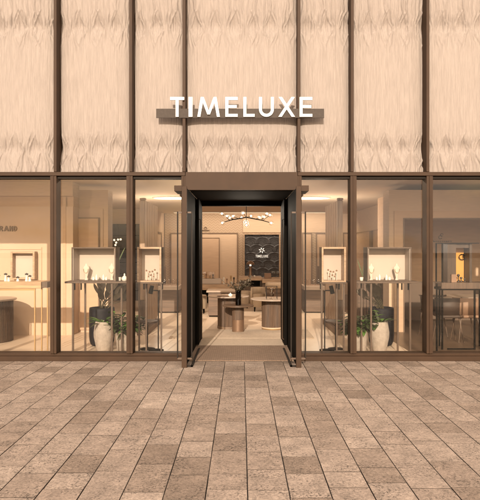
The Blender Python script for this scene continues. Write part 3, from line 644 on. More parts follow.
# ------------------------------------------------------------------ plants
def planter_group(s):
    near = 'left' if s < 0 else 'right'
    def xx(u, Y): return X(u, Y) if s < 0 else -X(u, Y)
    rr = random.Random(31 if s < 0 else 57)
    # rounded dark tub behind
    Y = 1.15; x0, x1 = sorted((xx(86.5, Y), xx(112, Y))); zt = Z(308.5, Y)
    t = thing('dark_planter', 'large rounded charcoal planter behind the stone pot, %s window' % near, 'planter', ((x0 + x1) / 2, Y + .2, 0), 'charcoal planters')
    c = ((x0 + x1) / 2, Y + .18, 0); w = (x1 - x0) / 2
    MB().lathe([(w * .70, 0), (w * .86, .02), (w * .96, .07), (w, .16), (w, zt - .04), (w * .975, zt), (w * .90, zt), (w * .89, zt - .05)], c, 40).build('pot', 'navy', t)
    MB().lathe([(.01, zt - .06), (w * .89, zt - .055)], c, 30).build('soil', 'soil', t)
    st = MB(); lf = MB()
    for k in range(15):       # bird of paradise leaves, brown-olive, upright broad blades
        a = rr.uniform(0, 2 * PI); b0 = Vector((c[0] + .06 * math.cos(a), c[1] + .06 * math.sin(a), zt - .05))
        u_t = rr.uniform(97, 118); hz = Z(rr.uniform(289, 303), Y); tip = Vector((xx(u_t, Y) , c[1] + rr.uniform(-.2, .15), hz))
        st.tube([b0, b0.lerp(tip, .5) + Vector((0, 0, .04)), tip], [.009, .007, .005], 6)
        d = (tip - b0).normalized() + Vector((rr.uniform(-.3, .3), rr.uniform(-.2, .2), .5))
        lf.leaf(tip, d, (rr.uniform(-.5, .5), -1, .2), rr.uniform(.17, .25), rr.uniform(.075, .10), rr.uniform(.2, .9), 7)
    st.build('stems', 'stem', t); lf.build('leaves', 'leafb', t)
    # stone pot, tapered
    Y = .72; c = (xx(102.5, Y), Y + .08, 0); zt = Z(322, Y); r = 10.2 * (D0 + Y) / F
    t = thing('stone_planter', 'tall tapered rough stone pot, %s window beside the display table legs' % near, 'planter', c, 'rough stone pots')
    MB().lathe([(r * .66, 0), (r * .74, .02), (r * 1.0, zt * .48), (r * 1.02, zt * .62), (r * .86, zt - .01), (r * .83, zt), (r * .72, zt), (r * .72, zt - .05)], c, 10).build('pot', 'planter', t)
    MB().lathe([(.01, zt - .05), (r * .72, zt - .045)], c, 20).build('soil', 'soil', t)
    lf = MB(); lg = MB(); st = MB()
    for k in range(22):
        a = rr.uniform(0, 2 * PI); d = Vector((math.cos(a) , math.sin(a) * .6, rr.uniform(.25, 1.3)))
        (lg if k % 3 == 0 else lf).leaf((c[0] + .03 * math.cos(a), c[1] + .03 * math.sin(a), zt - .04), d, (0, 0, 1), rr.uniform(.18, .32), rr.uniform(.04, .06), rr.uniform(.6, 1.6))
    lf.build('leaves', 'leafd', t); lg.build('young_leaves', 'leafg', t)
    # smaller round pot with bushy plant
    Y = .72; c = (xx(121.5, Y), Y + .12, 0); zt = Z(331, Y); r = 7.3 * (D0 + Y) / F
    t = thing('leafy_pot_plant', 'bushy dark green plant in a smaller pale pot, %s window' % near, 'potted plant', c, 'bushy potted plants')
    MB().lathe([(r * .78, 0), (r * .86, .015), (r, zt * .6), (r, zt - .01), (r * .97, zt), (r * .88, zt), (r * .88, zt - .04)], c, 32).build('pot', 'planter', t)
    MB().lathe([(.01, zt - .05), (r * .88, zt - .035)], c, 20).build('soil', 'soil', t)
    ld = MB(); lg = MB(); st = MB()
    for k in range(36):
        a = rr.uniform(0, 2 * PI); el = rr.uniform(.15, 1.4); L = rr.uniform(.16, .36)
        b0 = Vector((c[0] + .03 * math.cos(a), c[1] + .03 * math.sin(a), zt - .04)); d = Vector((math.cos(a) * math.cos(el), math.sin(a) * math.cos(el) * .7, math.sin(el)))
        tip = b0 + d * L; st.tube([b0, b0 + d * L * .5 + Vector((0, 0, .015)), tip], [.004, .003, .002], 5)
        for q in range(6):
            p = b0 + d * L * (.35 + .13 * q); a2 = a + rr.uniform(-1.6, 1.6); dd = Vector((math.cos(a2), math.sin(a2) * .8, rr.uniform(-.1, .8)))
            (lg if rr.random() < .36 else ld).leaf(p, dd, (0, 0, 1), rr.uniform(.13, .21), rr.uniform(.055, .08), rr.uniform(.3, 1.2), 5)
    st.build('stems', 'stem', t); ld.build('leaves', 'leafd', t); lg.build('young_leaves', 'leafg', t)
for s in (-1, 1): planter_group(s)
# orchid and bottle on left table end, blade leaf on the right
Y = .6; zt = Z(281.5, .4)
t = thing('orchid', 'white orchid with a green leaf on the left display table against dark slate', 'orchid', (X(117, Y), Y, zt))
MB().lathe([(.022, 0), (.03, .05), (.028, .055), (.024, .055)], (X(119.5, Y), Y, zt + .001), 20).build('pot', 'white', t)
MB().tube([(X(119.5, Y), Y, zt + .05), (X(118.5, Y), Y, Z(262, Y)), (X(117.3, Y), Y, Z(248, Y)), (X(119, Y), Y, Z(239.5, Y)), (X(121, Y), Y, Z(238, Y))], .0035, 6).build('stem', 'stem', t)
ob = MB()
for u, v in ((114.6, 240), (116.6, 242.5), (118.4, 239.6), (115.8, 245), (121, 239.4)):
    for k in range(5):
        a = R(72 * k + u * 10); ob.leaf((X(u, Y), Y - .02, Z(v, Y)), (math.cos(a), -.25, math.sin(a)), (0, -1, 0), .021, .015, .1, 3)
ob.build('flowers', 'petal', t)
MB().leaf((X(118, Y), Y, Z(263, Y)), (.35, 0, .9), (0, -1, 0), .27, .018, .25, 8).leaf((X(117, Y), Y, Z(262, Y)), (.0, 0, .9), (0, -1, 0), .2, .016, .05, 6).build('leaves', 'leafo', t)
q = tag(MB().lathe([(.03, 0), (.045, .02), (.045, .045), (.02, .075), (.012, .08), (.012, .105), (.004, .115)], (X(124.5, .55), .55, zt + .001), 20).build('scent_bottle', 'white'), 'squat white scent bottle at the right end of the left display table', 'bottle')
t = thing('blade_plant', 'arching green blade leaf rising beside the right wide showcase', 'plant', (-X(119, Y), Y, zt))
MB().lathe([(.022, 0), (.03, .05), (.024, .055)], (-X(121.5, Y), Y, zt + .001), 20).build('pot', 'white', t)
MB().leaf((-X(120.3, Y) , Y, zt + .05), (-.22, 0, .9), (0, -1, 0), .30, .018, .35, 9).leaf((-X(120.5, Y), Y, zt + .04), (.05, 0, 1), (0, -1, 0), .2, .014, .1, 6).build('leaves', 'leafo', t)

# ------------------------------------------------------------------ left window: oak counter etc.
Y = .45; zt = Z(281.8, Y); zb = Z(288.6, Y)
t = thing('oak_counter', 'thick honey oak counter on thin brass legs at the far left', 'counter', (-3.8, .6, 0))
MB().box(-5.0, X(41, Y), Y, Y + .42, zb, zt).build('tabletop', 'oak', t, .003)
MB().box(X(41, Y) + .0005, X(46.5, Y), Y + .03, Y + .42, zb + .01, zt - .004).build('end_cap', 'walnut', t)
for u, yy in ((34.5, Y + .01), (40.4, Y + .05), (46, Y + .06), (-30, Y + .01)):
    MB().box(X(u, Y) - .009, X(u, Y) + .009, yy, yy + .018, 0, zb).build('leg', 'brass', t)
box('cross_rail', 'brass', t, -5.0, X(34.5, Y) - .01, Y + .012, Y + .026, zb - .03, zb - .002)
for k, (u, h) in enumerate(((2.3, .10), (5.4, .065), (14.6, .05), (23.6, .10), (26.8, .07), (-5, .08))):
    x = X(u, Y); q = thing('ring_cone', ('tall ring cone nearest the left edge on the oak counter', 'short ring cone second from the left edge on the oak counter', 'lowest ring cone alone in the middle of the oak counter',
        'tall ring cone in the right hand pair on the oak counter', 'short ring cone at the right end of the oak counter', 'ring cone at the hidden left end of the oak counter')[k], 'ring stand', (x, Y + .12, zt), 'ring cones on the oak counter')
    MB().lathe([(.024, 0), (.020, h * .3), (.010, h * .9), (.008, h)], (x, Y + .12, zt + .001), 16).build('cone', 'white', q)
    m_ = MB()
    for j in range(5): a = R(72 * j); m_.sphere((x + .016 * math.cos(a), Y + .12 + .016 * math.sin(a), zt + h + .010), .012, 8, 5)
    m_.sphere((x, Y + .12, zt + h + .018), .012, 8, 5); m_.build('ring_head', 'gem', q)
Y = 1.33; c = (X(-14, 1.6), 1.75, 0); r = X(11.8, 1.75) - c[0]
t = thing('round_counter', 'dark ribbed round counter with a pale stone top at the left edge', 'counter', c)
prof = [(r, 0), (r, Z(305.5, 1.6))]
m_ = MB(); n = 72; zt2 = .74
v = []; f = []
for zz in (0, zt2 - .03):
    for k in range(n * 2):
        a = PI * k / n; rr_ = r * (1 if k % 2 else .985); v.append((c[0] + rr_ * math.cos(a), c[1] + rr_ * math.sin(a), zz))
for k in range(n * 2): f.append((k, (k + 1) % (2 * n), (k + 1) % (2 * n) + 2 * n, k + 2 * n))
m_.add(v, f).build('body', 'walnutdark', t)
MB().lathe([(r + .05, zt2 - .029), (r + .06, zt2 - .015), (r + .05, zt2)], c, 48).build('top', 'marble', t)

# ------------------------------------------------------------------ mid-depth furniture
for s, y_, lab in ((-1, 2.4, 'left'), (1, 2.4, 'right')):
    xs = lambda u, Y: (X(u, Y) if s < 0 else -X(u, Y))
    t = thing('slatted_screen', 'tall brown slatted screen standing %s of the doorway behind the glass' % lab, 'screen', (xs(143, 2.4), 3, 0), 'tall slatted screens')
    x = xs(142.5, 2.4); zt = Z(200, 2.4)
    MB().box(x - .06, x + .05, 2.4, 2.5, Z(287, 2.4) - .25, zt).build('post', 'screenwood', t, .02)
    MB().lathe([(.05, 0), (.062, .01), (.062, .03), (.05, .04)], (x, 2.45, zt), 20).build('cap', 'screenwood', t)
    m_ = MB(); xr = x + (-s) * .0
    for k in range(7): yk = 2.56 + k * .22; m_.box(xr - .03, xr + .03, yk, yk + .19, .16, zt - .0)
    m_.build('slats', 'screenwood', t); box('rail', 'screenwood', t, xr - .02, xr + .02, 2.5, 4.08, .12, zt - .01)
    box('foot', 'trim', t, x - .10, x + .10, 2.36, 4.12, 0, .1); box('lower_post', 'walnut', t, x - .045, x + .045, 2.41, 2.49, .1, Z(287, 2.4) - .25)
    t = thing('low_cabinet', 'plain brown cabinet on the floor behind the %s stool' % lab, 'cabinet', (xs(153, 6), 6, 0), 'plain brown cabinets')
    MB().box(xs(144, 6.1), xs(161.5, 6.1), 6.1, 6.9, .02, 1.15).build('body', 'cabinet', t, .006)
    box('plinth', 'black', t, xs(145, 6.1), xs(160.5, 6.1), 6.13, 6.85, 0, .02)
    t = thing('low_counter', 'low brown counter with a cream top running behind the cabinet on the %s' % lab, 'counter', (xs(175, 6), 6, 0), 'low brown counters')
    MB().box(xs(162, 6.4), xs(180, 6.4), 6.0, 6.8, .03, Z(289.5, 6.2)).build('body', 'cabinet', t)
    box('top', 'marble', t, xs(160.5, 6.4), xs(181, 6.4), 5.95, 6.85, Z(289.4, 6.2), Z(285.6, 6.2), bevel=.006)
    for k, u in enumerate((164, 168.5, 173, 177)):
        q = thing('glass_cloche', '%s small glass cloche on the low brown counter on the %s' % (('first', 'second', 'third', 'fourth')[k] + ' from the cabinet', lab), 'cloche', (xs(u, 6.2), 6.3, Z(285.6, 6.2)), 'glass cloches on the low counters')
        zb_ = Z(285.6, 6.2) + .001
        MB().lathe([(.055, 0), (.055, .015), (.05, .018)], (xs(u, 6.2), 6.3, zb_), 18).build('base', 'tanleather', q)
        MB().lathe([(.045, .019), (.045, .12), (.03, .16), (.006, .175)], (xs(u, 6.2), 6.3, zb_), 18).build('dome', 'clearglass', q)

# back counters seen through the door
t = thing('back_counter', 'low dark counter with a pale top behind the left round table', 'counter', (X(212, 5.2), 5.5, 0))
MB().box(X(208.3, 5.2), X(236, 5.2), 5.2, 5.8, .03, Z(292.5, 5.2)).build('body', 'cabinet', t, .004)
box('plinth', 'black', t, X(209, 5.2), X(235.5, 5.2), 5.23, 5.78, 0, .03)
box('top', 'marble', t, X(206.5, 5.2), X(237.5, 5.2), 5.15, 5.85, Z(292.4, 5.2), Z(290.6, 5.2), bevel=.004)
t = thing('wall_counter', 'long cream display counter along the back wall with black base', 'counter', (X(215, 8.5), 8.8, 0))
MB().box(X(165, 8.5), X(240, 8.5), 8.5, 9.1, .02, Z(290, 8.5)).build('body', 'black', t)
MB().box(X(164, 8.5), X(241, 8.5), 8.42, 9.15, Z(289.9, 8.5), Z(284.5, 8.5)).build('top', 'boxwood', t, .01)
MB().box(X(186, 8.7), X(221, 8.7), 8.75, 9.1, Z(284.4, 8.5), Z(279, 8.6)).build('riser', 'cream', t, .005)
gb = MB().box(X(189, 8.8), X(215, 8.8), 8.8, 9.05, Z(279, 8.6) + .002, Z(272, 8.8)); gb = gb.build('glass_case', 'clearglass'); tag(gb, 'low glass case on the cream counter along the back wall', 'glass case')
for k, (u, h) in enumerate(((203, .1), (206, .14), (210, .09), (213, .12), (224, .2), (227, .16), (231, .25), (234, .2))):
    z0 = Z(279, 8.6) + .003 if u < 221 else Z(284.4, 8.5) + .001
    q = MB().lathe([(.03, 0), (.03, .01), (.012, .02), (.014, h * .6), (.028, h * .8), (.02, h)], (X(u, 8.9), 8.92 if u < 221 else 8.75, z0), 14).build('jewellery_stand', ('white', 'tanleather', 'brass', 'gem')[k % 4])
    tag(q, '%s jewellery stand on the back counter, counted from the left, %s' % (('first', 'second', 'third', 'fourth', 'fifth', 'sixth', 'seventh', 'eighth')[k], ('white', 'tan', 'brass', 'dark')[k % 4]), 'jewellery stand', 'jewellery stands on the back counter')
# reception desk
t = thing('reception_desk', 'long wooden reception desk with pale top below the black feature panel', 'desk', (X(262, 8.8), 9.2, 0))
MB().box(X(240, 8.8), X(262, 8.8), 8.8, 9.6, .02, Z(280.5, 8.8)).build('body', 'walnut', t)
MB().box(X(262.2, 8.5), X(290, 8.5), 8.5, 9.6, .02, Z(283, 8.5)).build('front_panel', 'cabinet', t)
MB().box(X(238.5, 8.8), X(262, 8.8), 8.7, 9.65, Z(280.4, 8.8), Z(277.2, 8.8)).build('top', 'boxwood', t, .006)
MB().box(X(262.2, 8.5), X(292, 8.5), 8.4, 9.65, Z(282.9, 8.5), Z(279.2, 8.5)).build('lower_top', 'boxwood', t, .006)
box('recess', 'black', t, X(249, 8.7), X(260, 8.7), 8.78, 8.8, Z(286, 8.8), Z(281, 8.8))
zt = Z(277.2, 8.8) + .001
t = thing('table_lamp', 'copper mushroom table lamp glowing on the reception desk', 'table lamp', (X(250.6, 9), 9.0, zt))
c = (X(250.4, 9), 9.0, zt)
MB().lathe([(.06, 0), (.062, .03), (.04, .08), (.035, .25), (.045, .33)], c, 24).build('stem', 'copper', t)
MB().lathe([(.022, .33), (.026, .36), (.02, .39)], c, 16).build('bulb', 'bulb', t)
MB().lathe([(.125, .375), (.13, .385), (.10, .44), (.05, .48), (.008, .49)], c, 28).build('lamp_shade', 'copper', t)
tag(MB().sphere((X(254.5, 8.9), 8.85, zt + .03), .03, 12, 8).build('paperweight', 'white'), 'small round white paperweight beside the copper lamp', 'paperweight')
tag(box('jewel_box', 'tanleather', None, X(264.5, 9), X(271, 9), 8.95, 9.2, Z(279.2, 8.5) + .001, Z(273.3, 9), bevel=.005), 'closed tan leather box on the reception desk', 'box')
t = thing('glass_box', 'glass display box at the right end of the reception desk', 'glass box', (X(275, 9), 9, Z(279.2, 8.5)))
MB().box(X(271.5, 9), X(279.5, 9), 8.95, 9.25, Z(279.2, 8.5) + .03, Z(271.2, 9)).build('glass', 'clearglass', t); box('base', 'boxwood', t, X(271.4, 9), X(279.6, 9), 8.94, 9.26, Z(279.2, 8.5) + .001, Z(279.2, 8.5) + .029)
# sofa / lounge block on right
t = thing('bench_sofa', 'cream bench sofa with rounded cushion behind the right round table', 'sofa', (X(278, 6), 6.2, 0))
MB().box(X(266, 5.9), X(296, 5.9), 5.9, 6.7, Z(293, 5.9) - .0, Z(289, 5.9)).build('seat', 'walnut', t, .01)
MB().box(X(265.8, 5.9), X(296.2, 5.9), 5.86, 6.4, Z(288.8, 5.9), Z(283.2, 5.9)).build('cushion', 'chairfab', t, .05)
MB().box(X(274, 5.9), X(296, 5.9), 5.95, 6.65, 0, Z(293.1, 5.9)).build('base', 'cabinet', t)

def tub_chair(u, Y, w, vt, lab, rot=0):
    d = (D0 + Y) / F; x = X(u, Y); r = w * d / 2; zt = Z(vt, Y)
    t = thing('tub_chair', lab, 'armchair', (x, Y, 0), 'cream tub chairs')
    o = MB(); n = 26; v = []; f = []
    for k in range(n + 1):
        a = R(-25 + 230 * k / n + rot); e = min(1, min(k, n - k) / 5); h = zt * (.62 + .38 * math.sin(e * PI / 2))
        for rr_, zz in ((r, .12), (r, h - .03), (r * .97, h), (r * .82, h), (r * .8, h - .03), (r * .8, .12)): v.append((x + rr_ * math.cos(a), Y + rr_ * math.sin(a), zz))
    for k in range(n):
        for j in range(6): f.append((k * 6 + j, k * 6 + (j + 1) % 6, (k + 1) * 6 + (j + 1) % 6, (k + 1) * 6 + j))
    f += [tuple(range(6))[::-1], tuple(range(n * 6, n * 6 + 6))]
    o.add(v, f, True).build('backrest', 'chairfab', t)
    MB().lathe([(r * .78, .12), (r * .80, .2), (r * .79, .42), (r * .72, .45)], (x, Y, 0), 30).build('seat', 'chairfab', t)
    for k in range(4):
        a = R(45 + 90 * k); MB().tube([(x + r * .7 * math.cos(a), Y + r * .7 * math.sin(a), 0), (x + r * .65 * math.cos(a), Y + r * .65 * math.sin(a), .12)], [.012, .02], 8).build('leg', 'black', t)
tub_chair(258.5, 6.4, 16, 287.5, 'round backed cream tub chair behind and left of the right round table')
tub_chair(199, 6.0, 20, 288, 'cream tub chair half hidden by the left doorway edge', 90)
tub_chair(243.5, 7.2, 15, 291, 'cream tub chair behind the vase of dried branches')

# round tables
def drum_table(u, Y, zt, rt, rd, lab, glow, topm, ribs=56, grp='round drum tables'):
    x = X(u, Y); t = thing('round_table', lab, 'table', (x, Y, 0), grp)
    def ring(z0, z1, r, m_, nm, nn=ribs):
        v = []; f = []; N = nn * 2
        for zz in (z0, z1):
            for k in range(N): a = 2 * PI * k / N; q = r * (1 if k % 2 else .975); v.append((x + q * math.cos(a), Y + q * math.sin(a), zz))
        for k in range(N): f.append((k, (k + 1) % N, (k + 1) % N + N, k + N))
        f += [tuple(range(N))[::-1], tuple(range(N, 2 * N))]
        MB().add(v, f).build(nm, m_, t)
    if glow == 'ring':
        ring(.06, zt - .021, rd, 'walnut', 'drum'); MB().lathe([(rd * .97, .035), (rd * .97, .059)], (x, Y, 0), 40).build('light_strip', 'led', t)
        MB().lathe([(rd * .95, 0), (rd, .008), (rd, .034)], (x, Y, 0), 40).build('base', 'brass', t)
    elif glow == 'half':
        ring(zt * .47, zt - .021, rd, 'walnut', 'drum', 30); MB().lathe([(rd * .99, .03), (rd * .99, zt * .47 - .001)], (x, Y, 0), 32).build('glow_drum', 'copper', t)  # lighter copper half is painted in for the warm glow at the foot
        MB().lathe([(rd, 0), (rd * 1.02, .029)], (x, Y, 0), 32).build('base', 'trim', t)
    else:
        ring(.05, zt - .021, rd, 'walnut', 'drum'); MB().lathe([(rd * 1.03, 0), (rd * 1.03, .049)], (x, Y, 0), 40).build('base', 'trim', t)
    MB().lathe([(rt * .985, zt - .02), (rt, zt - .015), (rt, zt - .005), (rt * .99, zt)], (x, Y, 0), 56).build('tabletop', topm, t)
    return t
drum_table(228.5, 3.35, .655, .42, .22, 'left round drum table with a pale top behind the small side table', None, 'marble')
drum_table(238, 2.78, .52, .30, .115, 'small low side table with lower drum in glow-like copper and dark top', 'half', 'cabinet')
drum_table(272.5, 3.15, .615, .44, .215, 'right round drum table with a glowing strip around its foot', 'ring', 'marble')
# vase with dried branches
Y = 2.78; c = (X(238.3, Y), Y, .521)
t = thing('vase', 'dark smoked glass vase of dried branches on the small side table', 'vase', c)
MB().lathe([(.05, 0), (.055, .01), (.055, .26), (.060, .285), (.052, .285), (.048, .26), (.047, .015)], c, 28).build('glass', 'smokeglass', t)
st = MB(); lf = MB(); rr = random.Random(4)
for k in range(26):
    a = rr.uniform(0, 2 * PI); b0 = Vector((c[0], c[1], c[2] + .02)); tip = Vector((c[0] + rr.uniform(-.29, .29), c[1] + rr.uniform(-.15, .15), c[2] + rr.uniform(.34, .53)))
    mid = Vector((c[0] + .03 * math.cos(a), c[1] + .03 * math.sin(a), c[2] + .27)); st.tube([b0, mid, tip], [.004, .0035, .002], 5)
    for q in range(9):
        p = mid.lerp(tip, .25 + .1 * q); dd = Vector((rr.uniform(-1, 1), rr.uniform(-1, 1), rr.uniform(-.2, 1))); lf.leaf(p, dd, (0, 0, 1), rr.uniform(.045, .08), rr.uniform(.02, .034), .5, 4)
st.build('branches', 'stem', t); lf.build('leaves', 'dry', t)
Y = 3.1; c = (X(271.5, Y), Y - .05, .616)
t = thing('glass_lantern', 'black framed glass lantern holding a goblet on the right round table', 'lantern', c)
w, hh = .105, .25; m_ = MB()
for a in (-1, 1):
    for b_ in (-1, 1): m_.box(c[0] + a * w - .004, c[0] + a * w + .004, c[1] + b_ * w - .004, c[1] + b_ * w + .004, c[2] + .001, c[2] + hh)
    m_.box(c[0] - w + .004, c[0] + w - .004, c[1] + a * w - .004, c[1] + a * w + .004, c[2] + hh - .006, c[2] + hh); m_.box(c[0] + a * w - .004, c[0] + a * w + .004, c[1] - w + .004, c[1] + w - .004, c[2] + hh - .006, c[2] + hh)
m_.build('frame', 'bronze_dark', t)
gq = MB().lathe([(.05, .002), (.045, .008), (.008, .015), (.008, .06), (.045, .11), (.06, .17), (.052, .215), (.048, .215), (.055, .17), (.04, .115), (.006, .075)], c, 24).build('goblet', 'clearglass'); tag(gq, 'clear glass goblet inside the lantern on the right round table', 'goblet')
tag(MB().lathe([(.03, 0), (.045, .02), (.04, .05), (.012, .06), (.006, .075)], (X(230.5, 3.2), 3.1, .657), 18).build('sugar_pot', 'white'), 'small white lidded pot on the left round table', 'pot')
tag(MB().lathe([(.13, 0), (.14, .012), (.13, .014)], (X(224, 3.2), 3.15, .656), 28).build('tray', 'cabinet'), 'round wooden tray on the left round table', 'tray')

# ------------------------------------------------------------------ chandelier
Y = 3.0; hub = Vector((X(246.3, Y), Y, Z(217.3, Y)))
t = thing('chandelier', 'black branching chandelier with clear glass globes inside the doorway', 'chandelier', hub)
MB().tube([hub, (hub.x, Y, 2.85)], .006, 8).build('rod', 'black', t); MB().lathe([(.05, -.02), (.05, 0)], (hub.x, Y, 2.849), 20).build('ceiling_cap', 'black', t)
def P3(u, v, dy): return Vector((X(u, Y + dy), Y + dy, Z(v, Y + dy)))
br = MB(); main = [P3(222.6, 222.5, -.1), P3(232, 219.8, 0), hub, P3(262, 220.3, 0), P3(270.8, 222.8, -.1)]
br.tube(main, [.006, .009, .012, .009, .006], 8)
ends = [(P3(222.2, 222.8, -.1), main[0]), (P3(271.3, 223, -.1), main[4]), (P3(221.8, 213.6, .1), P3(230, 220.5, 0)), (P3(227, 216, -.15), P3(233, 219.6, 0)), (P3(229.8, 217.8, .2), P3(234, 219.4, 0)), (P3(233, 216.2, .1), P3(238, 218.5, 0)),
        (P3(243, 213, .05), hub), (P3(251, 216, .25), hub), (P3(241.5, 217.6, .3), hub), (P3(259.5, 217.3, .1), P3(256, 219, 0)), (P3(264, 216.8, -.1), P3(261, 220, 0)), (P3(267, 213.6, .1), P3(262, 220.2, 0)), (P3(270, 215, -.2), P3(263, 220.4, 0)), (P3(246, 222.5, -.2), hub), (P3(246.5, 225.2, -.35), hub)]
for e, b_ in ends: br.tube([b_, b_.lerp(e, .85)], .005, 6)
br.build('branches', 'black', t)
for e, b_ in ends:
    gl = MB().sphere(e, .048, 16, 10).build('glass_globe', 'clearglass', t)
    MB().sphere(e, .021, 10, 6).build('bulb', 'bulb', gl)

# ------------------------------------------------------------------ right window display
Y = .9; zt = Z(289, Y)
t = thing('metal_display_frame', 'dark metal frame table in the right window carrying the walnut case', 'display frame', (X(462, Y), Y, 0))
fm = MB(); fm.box(X(441.5, Y), X(490, Y), Y, Y + .34, zt - .02, zt).build('tabletop', 'black', t)
for u, yy in ((442.5, Y), (446.5, Y + .3), (475, Y + .0), (488, Y + .3)): MB().box(X(u, Y) - .012, X(u, Y) + .012, yy + .002, yy + .026, 0, zt - .02).build('leg', 'black', t)
MB().box(X(447.5, Y), X(474, Y), Y + .003, Y + .02, Z(350, Y) , Z(348.4, Y)).build('stretcher', 'black', t)
Yp = .55; t = thing('post_stand', 'slim black post with a crossbar standing left of the walnut case', 'stand', (X(437, Yp), Yp, 0))
MB().box(X(437, Yp) - .011, X(437, Yp) + .011, Yp, Yp + .022, .01, Z(283.5, Yp)).build('post', 'black', t); MB().box(X(434.5, Yp), X(441, Yp), Yp + .004, Yp + .018, Z(288, Yp), Z(286.5, Yp)).build('crossbar', 'black', t); box('base', 'black', t, X(437, Yp) - .07, X(437, Yp) + .07, Yp - .05, Yp + .08, 0, .01)
t = thing('walnut_case', 'walnut display case with an orange lit back on the dark metal frame', 'display case', (X(462, Y), Y + .1, zt))
MB().box(X(442, Y), X(490, Y), Y + .01, Y + .33, zt + .001, Z(282.8, Y)).build('base', 'walnut', t, .003)
z0, z1 = Z(282.6, Y), Z(243.5, Y)
m_ = MB(); m_.box(X(442.3, Y), X(443.6, Y), Y + .02, Y + .04, z0, z1).box(X(442.3, Y), X(443.6, Y), Y + .30, Y + .32, z0, z1).box(X(442.3, Y), X(480, Y), Y + .02, Y + .32, z1, z1 + .012).build('frame', 'black', t)
MB().box(X(449, Y), X(457.5, Y), Y + .06, Y + .31, z0, z1 - .001).box(X(457.6, Y), X(471, Y), Y + .08, Y + .31, z1 - .07, z1 - .001).box(X(471.1, Y), X(473.5, Y), Y + .06, Y + .31, z0, z1 - .001).build('surround', 'walnutdark', t)
MB().box(X(457.8, Y), X(470.8, Y), Y + .28, Y + .30, z0, z1 - .071).build('back_panel', 'orange', t)
kn = MB(); kx, kz = X(464.6, Y + .2), Z(257, Y + .2)
kn.tube([(kx + .05 * math.cos(a) - .02, Y + .25, kz + .045 * math.sin(a)) for a in [R(k * 24) for k in range(16)]], .006, 6).tube([(kx + .035 * math.cos(a) + .03, Y + .24, kz + .055 * math.sin(a) + .015) for a in [R(k * 24) for k in range(14)]], .006, 6).build('knot_emblem', 'black', t)
tag(MB().box(X(452, Y), X(457.2, Y), Y + .02, Y + .055, z0 + .001, z0 + .13).build('card_box', 'tanleather'), 'small upright tan card box in front of the walnut case opening', 'box')
for k, (u, h) in enumerate(((459.5, .09), (462, .13), (464.8, .08), (468.5, .06))):
    q = MB().lathe([(.02, 0), (.022, .01), (.008, .02), (.008, h * .6), (.024, h * .8), (.012, h)], (X(u, Y), Y + .15, z0 + .001), 14).build('watch_stand', 'gem'); tag(q, '%s dark watch stand in front of the orange panel' % ('first', 'second and tallest', 'third', 'fourth and shortest')[k], 'watch stand', 'dark watch stands')
# table & chairs behind
Y = 2.0; zt = Z(296.5, 2.2)
t = thing('meeting_table', 'white topped meeting table in the right recess', 'table', (X(462, Y), 2.3, 0))
MB().box(X(432, Y), X(500, Y), 1.95, 2.75, zt - .03, zt).build('tabletop', 'marble', t, .008)
for u, yy in ((436, 2.05), (436, 2.6), (496, 2.05), (496, 2.6)): MB().tube([(X(u, 2.2), yy, 0), (X(u, 2.2), yy, zt - .03)], [.015, .022], 8).build('leg', 'trim', t)
def side_chair(u, Y, m_, lab):
    x = X(u, Y); t = thing('dining_chair', lab, 'chair', (x, Y, 0), 'chairs at the meeting table')
    MB().box(x - .2, x + .2, Y - .2, Y + .2, .42, .47).build('seat', m_, t, .02)
    v = []; f = []; n = 10
    for k in range(n + 1):
        a = R(180 + 180 * k / n); 
        for rr_, zz in ((.22, .47), (.24, .76), (.215, .76), (.195, .47)): v.append((x + rr_ * math.cos(a), Y + rr_ * .75 * math.sin(a), zz))
    for k in range(n):
        for j in range(4): f.append((k * 4 + j, k * 4 + (j + 1) % 4, (k + 1) * 4 + (j + 1) % 4, (k + 1) * 4 + j))
    f += [(3, 2, 1, 0), tuple(range(n * 4, n * 4 + 4))]
    MB().add(v, f, True).build('backrest', m_, t)
    for a in (-1, 1):
        for b_ in (-1, 1): MB().tube([(x + a * .2, Y + b_ * .19, 0), (x + a * .14, Y + b_ * .14, .42)], [.008, .014], 8).build('leg', 'walnut', t)
side_chair(448, 1.72, 'darkleather', 'dark brown shell chair with pale legs at the meeting table')
side_chair(466, 1.72, 'tanleather', 'tan shell chair with pale legs at the meeting table')
side_chair(433, 2.3, 'darkleather', 'dark brown shell chair at the left end of the meeting table')

# ------------------------------------------------------------------ camera, light, world
cam = bpy.data.cameras.new('camera'); co = bpy.data.objects.new('camera', cam); COL.objects.link(co)
co.location = (0, -D0, CH); co.rotation_euler = (R(90), 0, 0)
cam.sensor_fit = 'HORIZONTAL'; cam.sensor_width = 36; cam.lens = 36 * F / 480; cam.clip_end = 600; cam.clip_start = .05
cam.shift_x = -(CX - 240) / 480; cam.shift_y = -(250 - CY) / 480
S.camera = co
EL = 21.0; AZ = 5.5     # sun behind the camera, low
sun = bpy.data.lights.new('sun', 'SUN'); sun.energy = 3.9; sun.angle = R(.6); sun.color = (1, .855, .70)
so = bpy.data.objects.new('sun', sun); COL.objects.link(so)
d = Vector((math.sin(R(AZ)) * math.cos(R(EL)), math.cos(R(AZ)) * math.cos(R(EL)), -math.sin(R(EL))))
so.rotation_euler = d.to_track_quat('-Z', 'Y').to_euler(); so.location = (0, -10, 8)
for s in (-1, 1):        # light given off by the two oval ceiling lamps
    a = bpy.data.lights.new('ceiling_lamp_light', 'POINT'); a.shadow_soft_size = .2; a.energy = 62; a.color = (1, .85, .68)
    o = bpy.data.objects.new('ceiling_lamp_light', a); COL.objects.link(o); o.location = (s * 2.0, 5.6, 1.95)
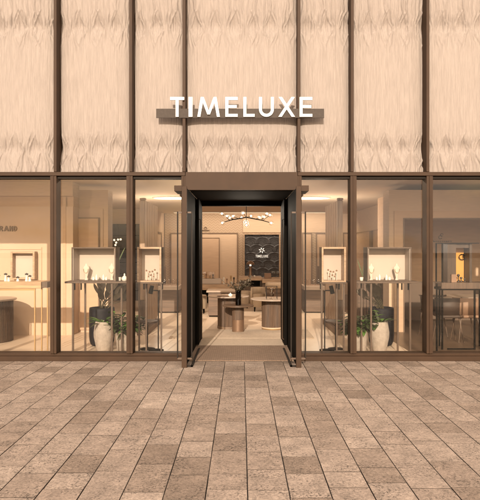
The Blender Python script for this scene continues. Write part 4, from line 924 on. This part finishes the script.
a = bpy.data.lights.new('chandelier_light', 'POINT'); a.energy = 42; a.color = (1, .85, .68); a.shadow_soft_size = .35
o = bpy.data.objects.new('chandelier_light', a); COL.objects.link(o); o.location = (hub.x, 3, 2.3)
a = bpy.data.lights.new('cove_light', 'AREA'); a.shape = 'RECTANGLE'; a.size = 5.5; a.size_y = .12; a.energy = 62; a.color = (1, .84, .66)
o = bpy.data.objects.new('cove_light', a); COL.objects.link(o); o.location = (.5, 10.9, 2.80); o.rotation_euler = (R(25), 0, 0)

w = bpy.data.worlds.new('World'); S.world = w; w.use_nodes = True
n = w.node_tree.nodes; l = w.node_tree.links; bg = n['Background']
sky = n.new('ShaderNodeTexSky'); sky.sky_type = 'NISHITA'; sky.sun_disc = False; sky.sun_elevation = R(EL); sky.sun_rotation = R(180 - AZ)
sky.dust_density = 6; sky.air_density = 1.2; sky.ozone_density = .6
tc = n.new('ShaderNodeTexCoord'); mp = n.new('ShaderNodeMapping'); mp.inputs['Scale'].default_value = (1.2, 1.2, 3.2); l.new(tc.outputs['Generated'], mp.inputs[0])
nz = n.new('ShaderNodeTexNoise'); nz.inputs['Scale'].default_value = 2.4; nz.inputs['Detail'].default_value = 8; nz.inputs['Roughness'].default_value = .6; l.new(mp.outputs[0], nz.inputs['Vector'])
cr = n.new('ShaderNodeValToRGB'); cr.color_ramp.elements[0].position = .38; cr.color_ramp.elements[1].position = .58; l.new(nz.outputs['Fac'], cr.inputs[0])
mx = n.new('ShaderNodeMixRGB'); l.new(cr.outputs[0], mx.inputs[0]); l.new(sky.outputs[0], mx.inputs[1]); mx.inputs[2].default_value = (11.5, 9.6, 7.9, 1)
l.new(mx.outputs[0], bg.inputs[0]); bg.inputs[1].default_value = .15
vs_ = S.view_settings; vs_.view_transform = 'Standard'; vs_.look = 'None'; vs_.exposure = .52; vs_.gamma = 1; vs_.use_curve_mapping = False
S.render.engine = 'CYCLES'; S.cycles.max_bounces = 8; S.cycles.transparent_max_bounces = 16; S.cycles.caustics_reflective = False; S.cycles.caustics_refractive = False
